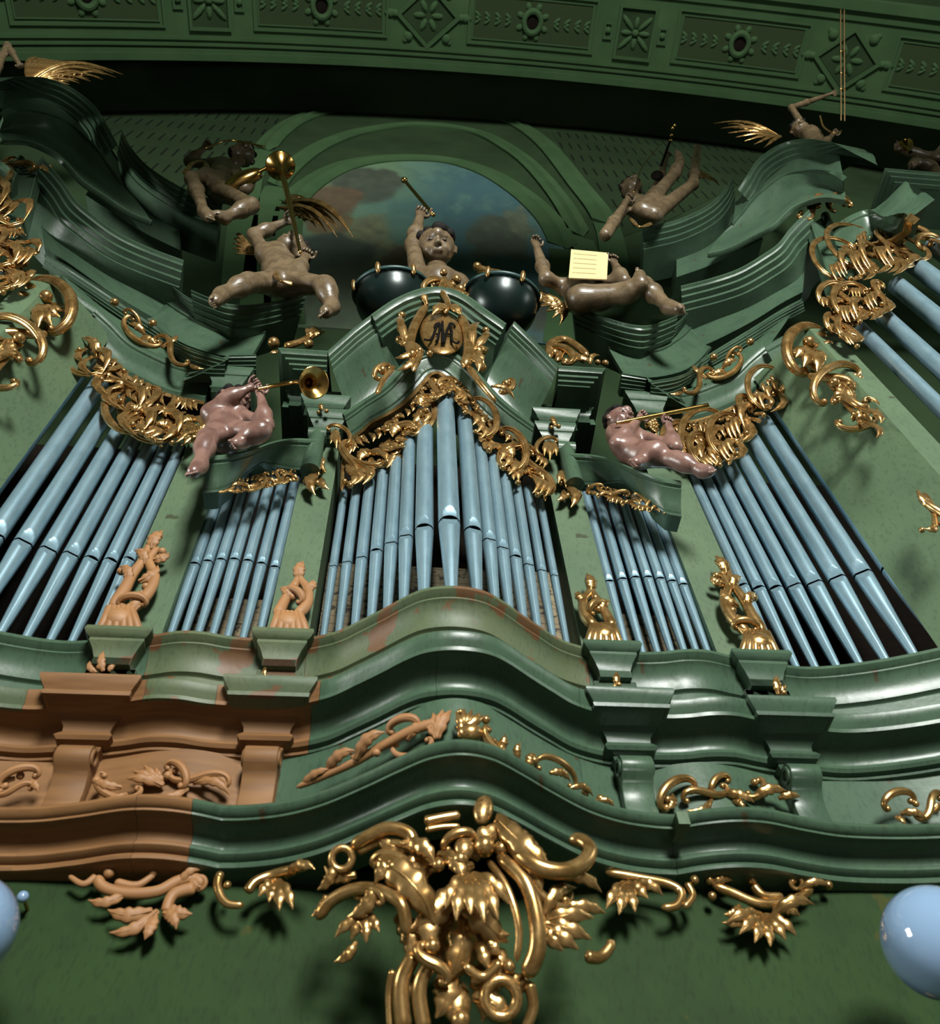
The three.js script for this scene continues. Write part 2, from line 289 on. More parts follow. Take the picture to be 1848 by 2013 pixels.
for (let k = -3; k <= 2; k++) {
  const a = -1.8 + 15.2 * k, hw = 4.7 * Math.PI / 180 * VR, put = (n, g, m = M.stone) => mesh(n, bend(mergeAll([].concat(g)), a), m, vault);
  put('panel_frame', sFrame(-hw, hw, 0.66, 1.92, 0.05, 0.05)); put('panel_frame', sFrame(-hw + 0.12, hw - 0.12, 0.78, 1.8, 0.03, 0.03));
  put('panel_field', sBox(-hw + 0.15, hw - 0.15, 0.81, 1.77, 0.008), M.ochre);
  const ring = new THREE.TorusGeometry(0.22, 0.07, 8, 20); ring.rotateX(Math.PI / 2); ring.scale(1, 1, 1.15); ring.translate(0, 0.04, 1.27);
  put('rosette', ring.toNonIndexed()); put('rosette_eye', sBlob(0, 1.27, 0.2, 0.22, 0.03), M.darkWood);
  for (let i = 0; i < 8; i++) { const t = i / 8 * Math.PI * 2 + 0.39; put('petal', sLeaf(0.24 * Math.cos(t), 1.27 + 0.26 * Math.sin(t), t, 0.22, 0.17, 0.06)); }
  for (const d of [-1, 1]) {
    put('leaf_spray', [0.55, 0.82, 1.1, 1.35].flatMap((x, i) => [sLeaf(d * x, 1.27, d > 0 ? 0.7 : Math.PI - 0.7, 0.24, 0.1, 0.05), sLeaf(d * x, 1.27, d > 0 ? -0.7 : Math.PI + 0.7, 0.24, 0.1, 0.05), sBlob(d * (x + 0.1), 1.27, 0.06, 0.06, 0.06)]));
  }
  const b = a + 7.6, putb = (n, g, m = M.stone) => mesh(n, bend(mergeAll([].concat(g)), b), m, vault);
  if ((k + 4) % 2 === 0) {
    putb('square_frame', sFrame(-0.5, 0.5, 0.62, 1.88, 0.07, 0.07)); putb('square_field', sBox(-0.43, 0.43, 0.69, 1.81, 0.01), M.stoneDark);
    for (let i = 0; i < 8; i++) { const t = i / 8 * Math.PI * 2; putb('petal', sLeaf(0.08 * Math.cos(t), 1.25 + 0.08 * Math.sin(t), t, i % 2 ? 0.5 : 0.32, 0.15, 0.07)); }
    putb('rosette_eye', sBlob(0, 1.25, 0.1, 0.1, 0.1));
    for (const d of [-1, 1]) putb('strapwork', [sFrame(d * 0.72 - 0.12, d * 0.72 + 0.12, 1.05, 1.45, 0.05, 0.05), sBlob(d * 0.72, 1.25, 0.09, 0.09, 0.07)]);
  } else {
    const bar = (x0, z0, x1, z1) => { const L = Math.hypot(x1 - x0, z1 - z0), g = new THREE.BoxGeometry(L + 0.08, 0.07, 0.1, 4, 1, 1); g.rotateY(-Math.atan2(z1 - z0, x1 - x0)); g.translate((x0 + x1) / 2, 0.035, (z0 + z1) / 2); return g.toNonIndexed(); };
    putb('diamond_frame', [bar(0, 0.52, 0.78, 1.22), bar(0.78, 1.22, 0, 1.92), bar(0, 1.92, -0.78, 1.22), bar(-0.78, 1.22, 0, 0.52)]);
    putb('diamond_field', (() => { const g = new THREE.BoxGeometry(0.88, 0.02, 0.88); g.rotateY(Math.PI / 4); g.scale(1.1, 1, 1); g.translate(0, 0.005, 1.22); return g.toNonIndexed(); })(), M.stoneDark);
    for (let i = 0; i < 6; i++) { const t = i / 6 * Math.PI * 2; putb('petal', sLeaf(0.07 * Math.cos(t), 1.22 + 0.07 * Math.sin(t), t, 0.34, 0.17, 0.07)); }
    for (const [x, z] of [[0.5, 0.72], [-0.5, 0.72], [0.5, 1.74], [-0.5, 1.74]]) putb('shell', [sBlob(x, z, 0.13, 0.13, 0.08), sLeaf(x, z, Math.atan2(z - 1.22, x), 0.2, 0.16, 0.05)]);
    for (const d of [-1, 1]) putb('leaf_spray', [sLeaf(d * 0.8, 1.22, d > 0 ? 0 : Math.PI, 0.35, 0.22, 0.07), sBlob(d * 0.86, 1.22, 0.1, 0.1, 0.09)]);
  }
}
// the painted wall behind the organ, with arched mouldings round a lunette picture
const ZW = -1.4;
const lunette = [[-2.035,13.041,-1.39],[-2.27,14.566,-1.39],[-2.492,16.45,-1.39],[-2.648,18.684,-1.39],[-2.538,19.83,-1.39],[-1.978,21.732,-1.39],[-1.229,22.72,-1.39],[-.412,23.14,-1.39],[.432,23.175,-1.39],[1.256,22.441,-1.39],[1.948,20.844,-1.39],[2.348,19.137,-1.39],[2.456,17.696,-1.39],[2.358,16.216,-1.39],[2.128,14.529,-1.39],[1.871,12.961,-1.39]];
structure('wall_back', bx(-13, 15, 0, 40, ZW - 0.6, ZW), M.stoneDark, 'dark painted church wall behind the organ');
const trimProf = d => [[0, -d], [0.05, -d], [0.05, -d * 0.3], [0.1, 0], [0.05, d * 0.3], [0.05, d], [0, d]];
let trimN = 0;
function wallArch(path, d, mat) { const m = mesh('trim_' + (++trimN), sweep(path, trimProf(d), { perp: true, back: -0.03, step: 0.4 }), mat, scene); m.userData = { kind: 'structure', label: 'painted arch moulding round the ceiling picture', category: 'trim' }; }
wallArch(lunette, 0.28, M.stone);
wallArch([[-2.388,12.639,-1.39],[-2.651,14.492,-1.39],[-2.906,16.628,-1.39],[-3.12,19.624,-1.39],[-3.005,21.491,-1.39],[-2.517,23.847,-1.39],[-1.652,25.714,-1.39],[-.346,26.926,-1.39],[1.094,26.784,-1.39],[2.125,24.683,-1.39],[2.74,21.11,-1.39],[2.864,17.38,-1.39],[2.572,14.608,-1.39]], 0.22, M.stone);
wallArch([[-2.909,14.442,-1.39],[-3.44,17.98,-1.39],[-3.784,21.24,-1.39],[-3.721,24.675,-1.39],[-3.331,26.693,-1.39],[-2.159,29.304,-1.39],[-.857,30.724,-1.39],[-.704,30.881,-1.39]], 0.26, M.stone);
wallArch([[.115,31.012,-1.39],[1.247,30.697,-1.39],[2.766,27.304,-1.39],[3.396,21.716,-1.39],[3.538,19.096,-1.39],[3.166,15.615,-1.39]], 0.26, M.stone);
wallArch([[-6.332,27.037,-1.39],[-3.559,28.664,-1.39]], 0.15, M.stone);
wallArch([[-8.644,29.167,-1.39],[-6.071,30.671,-1.39],[-.85,33.778,-1.39,1],[-.722,29.565,-1.39,1]], 0.2, M.stone);
wallArch([[.048,29.597,-1.39,1],[.092,33.667,-1.39,1],[2.735,34.415,-1.39],[5.921,34.209,-1.39],[9.756,33.647,-1.39]], 0.2, M.stone);
// lunette painting: sky, clouds, winged figures, on a thin plaster field
{
  const pts = dense(lunette, 0.4), sh = new THREE.Shape(pts.map(p => new THREE.Vector2(p.x, p.y)));
  const g = new THREE.ExtrudeGeometry(sh, { depth: 0.03, bevelEnabled: false }); g.translate(0, 0, ZW);
  g.computeBoundingBox(); const B = g.boundingBox, w = B.max.x - B.min.x, h = B.max.y - B.min.y, p = g.attributes.position, uv = new Float32Array(p.count * 2);
  for (let i = 0; i < p.count; i++) { uv[2 * i] = (p.getX(i) - B.min.x) / w; uv[2 * i + 1] = (p.getY(i) - B.min.y) / h; }
  g.setAttribute('uv', new THREE.BufferAttribute(uv, 2));
  const F = q => [(q[0] - B.min.x) / w, (q[1] - B.min.y) / h];
  const blobs = [ // centre, half size (both as wall points), colour
    [[-1.349,20.567,-1.4], [-.716,19.24,-1.4], 0x2c3526], [[-2.006,19.067,-1.4], [-1.473,17.884,-1.4], 0x4e3a22], [[-1.793,17.804,-1.4], [-1.479,16.991,-1.4], 0x5a4a2c], [[-1.098,17.08,-1.4], [-.69,15.839,-1.4], 0x5d6344],
    [[-1.686,16.132,-1.4], [-1.031,15.17,-1.4], 0x27382e], [[-.479,15.883,-1.4], [-.133,15.233,-1.4], 0x4a3c28], [[1.26,17.482,-1.4], [1.786,16.102,-1.4], 0x38412f], [[1.742,18.683,-1.4], [2.055,17.814,-1.4], 0x4a523c], [[-1.125,14.176,-1.4], [-.327,12.647,-1.4], 0x34402c], [[1.621,14.463,-1.4], [1.96,13.352,-1.4], 0x2e3526]].map(([c, e, col]) => [F(c), F(e), hex(col)]);
  const map = tex(512, (u, v) => {
    const n = fbm(u, v, 6, 5, 131), d = (fbm(u, v, 9, 4, 137) - 0.5) * 0.12;
    let c = mixc(hex(0x435a40), hex(0x1f3f42), sstep(0.35, 0.8, u * 0.9 + n * 0.5 - Math.abs(v - 0.6) * 0.5));
    c = mixc(c, hex(0x5d7458), sstep(0.55, 0.75, n) * 0.35);
    for (const [a, e, col] of blobs) { const q = Math.hypot((u - a[0] + d) / (Math.abs(e[0] - a[0]) + 1e-3), (v - a[1] + d) / (Math.abs(e[1] - a[1]) + 1e-3)); c = mixc(c, mixc(col, col.map(t => t * 0.6), fbm(u, v, 30, 3, 139)), sstep(1.25, 0.85, q) * 0.9); }
    return c;
  });
  const m = mesh('ceiling_painting', g, new THREE.MeshStandardMaterial({ map, roughness: 0.8 }), scene);
  m.userData = { label: 'faded fresco of sky, clouds and winged figures inside the arched lunette', category: 'painting' };
}

// painted fields with rows of dashes beside the arches
[[[-8.658,25.617,-1.395],[-3.647,28.201,-1.395],[-3.826,25.993,-1.395],[-3.989,23.601,-1.395],[-3.802,20.827,-1.395],[-3.409,17.691,-1.395],[-5.48,19.514,-1.395],[-7.697,23.276,-1.395]], [[3.43,27.454,-1.395],[5.734,31.076,-1.395],[9.194,30.406,-1.395],[9.174,25.434,-1.395],[4.767,19.418,-1.395],[3.579,18.153,-1.395],[3.666,19.845,-1.395],[3.534,22.662,-1.395]]].forEach((pts, i) => {
  const g = new THREE.ExtrudeGeometry(new THREE.Shape(pts.map(p => new THREE.Vector2(p[0], p[1]))), { depth: 0.01, bevelEnabled: false }); g.translate(0, 0, ZW); g.deleteAttribute('uv');
  const m = mesh('trim_' + (++trimN), boxUV(g), M.dashes, scene); m.userData = { kind: 'structure', label: 'dark painted spandrel with rows of small dashes', category: 'trim' };
});

// ---------- the organ case ----------
const organ = thing('organ_case', 'tall green painted baroque organ case with curving cornices and pilasters', 'organ');
const cp = (name, geo, mat) => mesh(name, geo, mat, organ);
const both = half => [...half.slice(1).map(p => { const q = [...p]; q[0] = -q[0]; return q; }).reverse(), ...half];
const plan = (pl, y = 0) => pl.map(p => p[2] ? [p[0], y, p[1], 1] : [p[0], y, p[1]]);
const PLAN_LOW = both(plan([[0, .47], [.13, .44], [.27, .345], [.41, .235], [.61, .095], [.78, .02], [.95, -.015], [1.05, -.02, 1], [1.17, .02], [1.31, .045], [1.46, .04], [1.69, -.02], [1.9, -.06], [2.37, -.05], [2.7, .03], [3, .16], [3.2, .3], [3.5, .6], [3.9, .95], [4.6, 1.2], [5.4, 1.3]]));
const PLAN_UP = both(plan([[0, .43], [.1, .42], [.18, .395], [.26, .345], [.38, .25], [.5, .16], [.62, .075], [.76, .02], [.92, -.005], [1.1, -.01], [1.24, 0], [1.37, .025], [1.5, .025], [1.65, -.01], [1.99, -.07], [2.16, -.08], [2.49, -.02], [2.9, .12], [3.1, .22], [3.45, .6], [3.9, .95], [4.6, 1.2], [5.4, 1.3]]));
function cut(path, x0, x1) { // the part of a plan between two x
  const d = dense(path, 0.03), o = [];
  for (let i = 0; i < d.length; i++) {
    const a = d[i], b = d[i + 1];
    if (a.x >= x0 && a.x <= x1) o.push([a.x, a.y, a.z]);
    if (b) for (const x of [x0, x1]) if ((a.x - x) * (b.x - x) < 0) { const p = a.clone().lerp(b, (x - a.x) / (b.x - a.x)); o.push([x, p.y, p.z]); }
  }
  return o.map(p => [...p, 1]);
}
const base = [[0, 0]];
cp('base_wall', bx(-6.5, 6.5, 0, 3.94, -0.6, -0.1), M.base);
const LOWER = [[-.1, 3.87], [0, 3.87], [.03, 3.878], [.035, 3.892], [.028, 3.905], [.012, 3.912], [.045, 3.918], [.062, 3.93], [.06, 3.945], [.04, 3.957], [.035, 3.965], [.04, 3.985], [.055, 4], [.085, 4.011], [.13, 4.016], [.19, 4.017], [.2, 4.02], [.2, 4.032], [.21, 4.034], [.235, 4.045], [.245, 4.06], [.235, 4.08], [.21, 4.095], [0, 4.1]];
const BED = [[0, 4.485], [.02, 4.488], [.025, 4.5], [.008, 4.505], [.05, 4.513], [.065, 4.53], [.06, 4.55], [.045, 4.56], [.045, 4.57], [.055, 4.6], [.085, 4.625], [.13, 4.637], [.2, 4.643]];
const LIP = [[0, 4.643], [.2, 4.643], [.22, 4.645], [.225, 4.665], [.215, 4.675], [.232, 4.7], [.25, 4.73], [.25, 4.75], [.05, 4.76]];
const RAIL = [[.03, 4.74], [.04, 4.965], [.045, 4.97], [.03, 4.98], [.055, 4.99], [.06, 5.03], [.078, 5.08], [.103, 5.115], [.12, 5.13], [.127, 5.134], [.127, 5.145], [.145, 5.155], [.165, 5.172], [.163, 5.195], [.13, 5.207]];
const pieces = (name, pl, prof, cuts, back) => cuts.forEach(([a, b, m]) => cp(name, sweep(cut(pl, a, b), prof, { back, zout: 1 }), m));
pieces('lower_cornice', PLAN_LOW, LOWER.map(q => [q[0] * .85, q[1]]), [[-5.3, -1.42, M.wood], [-1.418, -1.18, M.wood], [-1.178, 1.05, M.green], [1.052, 5.3, M.green]], -0.2);
pieces('frieze', PLAN_LOW, [[0, 4.08], [0, 4.5]], [[-5.3, -.85, M.wood], [-.848, .66, M.green], [.662, 5.3, M.green]], -0.25);
pieces('bed_moulding', PLAN_UP, BED, [[-5.3, -.72, M.wood], [-.718, -.1, M.green], [-.098, .8, M.green], [.802, 5.3, M.green]], -0.3);
pieces('main_cornice', PLAN_UP, LIP, [[-5.3, -2.15, M.worn], [-2.148, -1.55, M.wood], [-1.548, -1.2, M.worn], [-1.198, -.68, M.wood], [-.678, .66, M.green], [.662, 5.3, M.green]], -0.35);
pieces('pipe_rail', PLAN_UP, RAIL, [[-5.3, -1.66, M.green], [-1.658, -.8, M.worn], [-.798, .8, M.worn], [.802, 5.3, M.green]], -0.3);
function block(name, x0, x1, zf, prof, mat, o = {}) {
  const zb = zf - (o.deep ?? 0.3), y = o.y ?? 0;
  return cp(name, sweep([[x0, y, zb], [x0, y, zf, 1], [x1, y, zf, 1], [x1, y, zb, 1]], prof, { back: -0.001, closed: false }), mat), cp(name + '_core', bx(x0 - 0.001 + .002, x1 - .002, prof[0][1] + y, prof[prof.length - 1][1] + y - .001, zb, zf), mat);
}
const sides = [[-1, 'left'], [1, 'right']];
const PED = [[0, 4.98], [0, 5.03], [.02, 5.08], [.045, 5.115], [.045, 5.135], [.065, 5.145], [.08, 5.17], [.075, 5.2], [.0, 5.212]];
const LIPR = [[0, 4.643], [.02, 4.645], [.025, 4.665], [.018, 4.675], [.035, 4.7], [.055, 4.73], [.055, 4.752], [0, 4.765]];
const BEDR = [[0, 4.46], [.02, 4.488], [.008, 4.505], [.05, 4.513], [.065, 4.53], [.05, 4.556], [.04, 4.57], [.045, 4.6], [.065, 4.625], [.1, 4.643]];
for (const [s] of sides) {
  const x = (a, b) => s > 0 ? [a, b] : [-b, -a];
  for (const [c, w, dz] of [[.93, .09, 0], [1.82, .1, -.03]]) {
    block('pedestal', ...x(c - w, c + w), .16 + dz, PED, s < 0 ? M.worn : M.green);
    block('pedestal_neck', ...x(c - w - .03, c + w + .03), .12 + dz, [[0, 4.76], [0, 4.985]], s < 0 ? M.worn : M.green);
    block('cornice_break', ...x(c - w - .09, c + w + .09), .27 + dz, LIPR, s < 0 ? (c > 1 ? M.wood : M.worn) : M.green);
    block('bed_block', ...x(c - .07, c + .08), .06 + dz, BEDR, s < 0 ? M.wood : M.green);
    // scroll console: side outline in (z, y), extruded across
    const sh = new THREE.Shape(); sh.moveTo(-.1, 4.1); sh.lineTo(.045, 4.1); sh.bezierCurveTo(.05, 4.2, .03, 4.25, .06, 4.31); sh.bezierCurveTo(.08, 4.36, .15, 4.36, .14, 4.42); sh.bezierCurveTo(.13, 4.47, .06, 4.47, .03, 4.46); sh.lineTo(-.1, 4.46); sh.closePath();
    const g = new THREE.ExtrudeGeometry(sh, { depth: .15, bevelEnabled: true, bevelSize: .008, bevelThickness: .008, bevelSegments: 2, curveSegments: 12 });
    g.rotateY(-Math.PI / 2); g.translate(s * (c + .005) + .075, 0, dz + .01); g.deleteAttribute('uv');
    const con = cp('console', boxUV(toCreasedNormals(g, .5)), s < 0 ? M.wood : M.green);
    for (const e of [-1, 1]) mesh('volute', (() => { const t = new THREE.TorusGeometry(.035, .012, 8, 20); t.rotateY(Math.PI / 2); t.translate(s * (c + .005) + e * .083, 4.41, .095 + dz); return t.toNonIndexed(); })(), s < 0 ? M.wood : M.green, con);
  }
  // pilasters
  cp('pilaster', bx(...x(.82, 1.07), 5.19, 7.6, -.35, 0), M.panel);
  cp('pilaster', bx(...x(1.66, 1.98), 5.19, 8.12, -.4, 0), M.panel);
  const pb = [[3.1, .26], [3.52, .74], [3.3, .74], [2.95, .2]]; // turned pilaster beyond the tower
  const sh = new THREE.Shape(pb.map(p => new THREE.Vector2(s * p[0], -p[1]))); const pg = new THREE.ExtrudeGeometry(sh, { depth: 3.7, bevelEnabled: false }); pg.rotateX(-Math.PI / 2); pg.translate(0, 5.19, 0); pg.deleteAttribute('uv'); cp('pilaster', boxUV(pg.toNonIndexed()), M.panel);
}
cp('corner_block', bx(1.03, 1.085, 3.985, 4.05, .1, .24), M.panel);
// inside of the case
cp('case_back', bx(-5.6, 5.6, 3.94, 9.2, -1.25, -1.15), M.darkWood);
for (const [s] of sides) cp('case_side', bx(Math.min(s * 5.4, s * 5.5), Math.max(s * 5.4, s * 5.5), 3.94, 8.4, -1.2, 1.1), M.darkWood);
for (const [x0, x1, y1] of [[-.8, .8, 6.42], [-1.63, -1.09, 6.0], [1.09, 1.63, 6.0]]) cp('back_board', bx(x0, x1, 5.0, y1, -.3, -.27), M.backBoard);

// ----- centre: inner capitals, arched cornice, pediment -----
const CAP = [[0, -.33], [0, -.28], [.02, -.27], [.02, -.25], [.01, -.24], [.018, -.18], [.045, -.13], [.05, -.11], [.06, -.105], [.07, -.07], [.085, -.04], [.085, 0], [0, .012]];
const NECK = [[0, -.3], [0, -.15], [.02, -.13], [.02, -.1], [.05, -.05], [.055, -.02], [0, 0]];
const ARCHP = [[-.14, -.2], [-.12, -.19], [-.11, -.17], [-.117, -.163], [-.1, -.155], [-.08, -.12], [-.05, -.09], [-.045, -.08], [-.03, -.075], [-.025, -.06], [-.005, -.05], [0, -.03], [0, -.01], [-.01, 0]];
const archPath = [[-.819,7.816,.17],[-.688,7.874,.25],[-.561,7.903,.34],[-.475,7.957,.41],[-.383,8.067,.49],[-.308,8.175,.535],[-.218,8.243,.56],[-.109,8.276,.575],[-.003,8.272,.575],[.112,8.223,.555],[.206,8.145,.52],[.299,8.053,.465],[.389,7.973,.4],[.484,7.904,.335],[.624,7.843,.25],[.75,7.822,.17]];
cp('arched_cornice', sweep(archPath, ARCHP, { perp: true, back: -.5, zout: .85 }), M.green);
cp('gilt_fillet', sweep(archPath, [[-.16, -.235], [-.12, -.235], [-.115, -.2], [-.16, -.2]], { perp: true, back: -.17, zout: .85 }), M.gold);
const LIPS = [[-.13, -.13], [-.13, -.108], [-.1, -.105], [-.095, -.08], [-.065, -.077], [-.06, -.05], [-.03, -.046], [-.02, -.03], [0, -.016], [0, 0]];
const RAKE = [[-.55, -.55], [-.52, -.42], [-.44, -.3], [-.32, -.22], [-.2, -.165], [-.14, -.14], ...LIPS];
const flatR = [[.991,8.457,.42,1], [1.404,8.395,.42,1]], rakeR = [[.623,8.907,.6,1], [.797,8.728,.51,1], [.991,8.457,.42,1]];
const yFlat = (flatR[0][1] + flatR[1][1]) / 2; flatR[0][1] = flatR[1][1] = yFlat; rakeR[2] = flatR[0];
const flatPath = [flatR[0], flatR[1], [flatR[1][0], yFlat, -.5, 1]];
for (const f of [q => q, mir]) {
  cp('upper_cornice', sweep(f(flatPath), LIPS, { back: -.45 }), M.green);
  cp('raking_cornice', sweep(f(rakeR), RAKE, { back: -.7 }), M.green);
}
const arcPed = [[-.653,8.828,.6],[-.586,8.881,.64],[-.505,8.948,.68],[-.427,9.006,.71],[-.339,9.055,.74],[-.231,9.135,.755],[-.112,9.195,.76],[.018,9.2,.758],[.152,9.147,.74],[.258,9.071,.71],[.344,8.981,.68],[.453,8.898,.64],[.549,8.837,.6]];
cp('pediment_arch', sweep(arcPed, LIPS.map(p => [p[0] * 1.15, p[1] * 1.35]), { perp: true, back: -1, zout: .9 }), M.green);
for (const [s] of sides) {
  const x = (a, b) => s > 0 ? [a, b] : [-b, -a];
  block('capital', ...x(.845, 1.02), .08, CAP, M.green, { y: 7.88 });
  block('capital_neck', ...x(.83, 1.14), .08, NECK, M.green, { y: 8.2 });
  block('entablature', ...x(.9, 1.3), .02, [[0, -.2], [0, -.1], [.02, -.08], [.03, -.03], [.05, -.02], [.05, 0]], M.green, { y: 8.36 });
  block('capital', ...x(1.71, 1.93), .12, CAP, M.green, { y: 8.46 });
  cp('attic_side', bx(...x(1.0, 1.36), 8.2, yFlat - .13, -.5, -.02), M.green);
  // scrolled bracket on the inner pilaster
  const q = new THREE.CylinderGeometry(.062, .075, .52, 20); q.translate(s * .99, 7.28, .1); q.deleteAttribute('uv');
  const q2 = new THREE.CylinderGeometry(.062, .062, .14, 20); q2.rotateZ(Math.PI / 2); q2.translate(s * .99, 7.55, .1); q2.deleteAttribute('uv');
  cp('bracket', [boxUV(q.toNonIndexed()), boxUV(q2.toNonIndexed())], M.green);
  // curved ledge over the small pipes
  const ledge = s > 0 ? [[.959,7.392,.16],[1.128,7.288,.22],[1.24,7.031,.34],[1.348,6.781,.42],[1.49,6.625,.46],[1.621,6.592,.46]] : mir([[.959,7.392,.16],[1.128,7.288,.22],[1.24,7.031,.34],[1.348,6.781,.42],[1.49,6.625,.46],[1.621,6.592,.46]]);
  cp('putto_ledge', sweep(ledge, [[-.2, -.2], [-.165, -.2], [-.155, -.188], [-.16, -.178], [-.145, -.17], [-.115, -.125], [-.06, -.075], [-.035, -.06], [-.035, -.045], [-.012, -.04], [0, -.025], [0, 0], [-.02, .006]], { back: -.3 }), M.green);
}
// ----- the towers beside: cornices rise outwards (right side traced, left side mirrored, a little lower) -----
const mirU = p => mir(p).map(q => { const r = [...q]; r[1] -= Math.min(.32, Math.max(0, .1 * (q[1] - 7.8))); return r; });
const C1P = [[-.17, -.32], [-.15, -.3], [-.13, -.285], [-.13, -.265], [-.14, -.255], [-.13, -.19], [-.1, -.13], [-.055, -.09], [-.045, -.07], [-.025, -.06], [-.015, -.035], [0, -.02], [0, -.005], [-.01, 0]];
const C1 = [[2.018,8.645,.12],[2.296,8.742,.12],[2.521,8.839,.16],[2.762,8.975,.22],[2.932,9.122,.31],[3.095,9.24,.4]];
const CAPB = [[3.068,9.144,.42,1], [3.44,9.177,.68,1]];
const BIG = [[-.2, -.14], [-.2, -.112], [-.145, -.108], [-.14, -.08], [-.085, -.077], [-.08, -.048], [-.035, -.044], [-.025, -.025], [0, -.014], [0, 0], [-.02, .008]];
const C3 = [[2.635,10.696,.4,1],[3.021,10.86,.46],[3.319,10.934,.56],[3.601,11.059,.7],[3.765,11.142,.8],[3.944,11.351,.92],[4.222,11.623,1.08]];
const C4 = [[2.681,12.974,.34,1],[3.182,13.189,.42],[3.694,13.589,.54],[4.055,14.113,.64],[4.327,14.711,.7]];
const C4b = [[4.089,13.705,.75,1],[4.222,13.847,.92],[4.479,14.225,1.08],[4.857,14.497,1.24],[5.02,14.246,1.36],[5.076,13.394,1.5]];
const drumTop = [[1.331,10.061,.36],[1.558,9.632,.42],[1.777,9.372,.46],[1.93,9.325,.47],[2.153,9.532,.44],[2.39,9.823,.4]];
const drumTop2 = [[2.176,9.638,.3],[2.45,9.984,.26],[2.89,10.874,.1]];
const drumLow = [[1.618,8.651,.28,1],[1.837,8.599,.28,1],[1.823,8.466,.3,1],[2.116,8.607,.3],[2.37,8.933,.24],[2.853,9.891,.05]];
const C2 = [[1.954,8.906,.12],[2.247,9.002,.14],[2.686,9.404,.2],[3.19,9.773,.34],[3.597,10.119,.42],[3.827,10.242,.5]];
const r = {
  frieze: [[[2.025,8.599,.04],[2.31,8.713,.03],[2.55,8.85,.06],[2.798,9.009,.12],[2.988,9.204,.2],[3.171,9.307,.3]], [[2.006,9.074,.04],[2.314,9.195,.05],[2.782,9.659,.1],[3.311,10.066,.24],[3.716,10.394,.34],[3.958,10.528,.42]]],
  drum: [[[1.679,8.823,.2],[1.906,8.759,.2],[2.193,8.853,.22],[2.45,9.179,.17],[2.886,10.006,0]], [[1.675,9.113,.17],[1.978,9.08,.18],[2.335,9.311,.17],[2.665,9.809,.08],[3.046,10.563,-.1]], [[1.651,9.433,.17],[1.874,9.317,.19],[2.126,9.411,.18],[2.504,9.943,.1],[2.908,10.779,-.08]]],
  drumUp: [[[1.645,9.478,.16],[1.892,9.386,.17],[2.137,9.492,.16],[2.478,9.926,.1],[2.861,10.677,-.04]], [[1.67,9.917,.2],[1.876,9.665,.24],[2.046,9.654,.24],[2.357,9.971,.18],[2.737,10.615,.05]]],
  cove: [[[3.152,11.554,.5],[3.362,11.542,.58],[3.59,11.55,.72],[3.804,11.524,.88],[4.108,11.765,1.06],[4.302,11.648,1.2],[4.421,11.235,1.3]], [[3.61,12.664,.36],[3.872,12.723,.46],[4.153,12.873,.6],[4.484,13.161,.74],[4.739,13.248,.92],[4.916,13.011,1.06],[4.914,12.319,1.16]], [[3.849,12.91,.5],[4.029,13.112,.62],[4.251,13.362,.78],[4.645,13.656,.98],[4.8,13.321,1.14],[4.876,12.802,1.26],[4.788,12.194,1.32]]],
  band: [[[3.903,13.056,.46],[4.088,13.267,.58],[4.352,13.639,.74],[4.772,13.978,.93],[4.948,13.668,1.08],[5.032,13.148,1.2],[4.944,12.527,1.26]], [[4.14,13.785,.54],[4.332,14.038,.66],[4.497,14.141,.82],[4.805,14.507,.95],[5.084,14.525,1.1],[5.26,14.175,1.22],[5.277,13.534,1.32]]],
  mid: [[[2.525,9.953,-.1],[2.908,10.063,.04],[3.387,10.29,.22],[3.756,10.526,.36],[3.974,10.608,.46]], [[2.789,10.806,-.1],[3.179,11.031,.02],[3.77,11.481,.2],[4.26,12.033,.42],[4.633,12.364,.66]]],
  upper: [[[3.072,12.285,-.05],[3.588,12.555,.06],[3.941,12.716,.2],[4.273,12.818,.36]], [[3.463,13.913,-.05],[3.859,14.072,.04],[4.248,14.248,.2],[4.521,14.533,.36]]]
};
const EDGE = [[-.03, -.03], [0, -.028], [.018, -.018], [.022, 0], [.015, .015], [-.03, .02]];
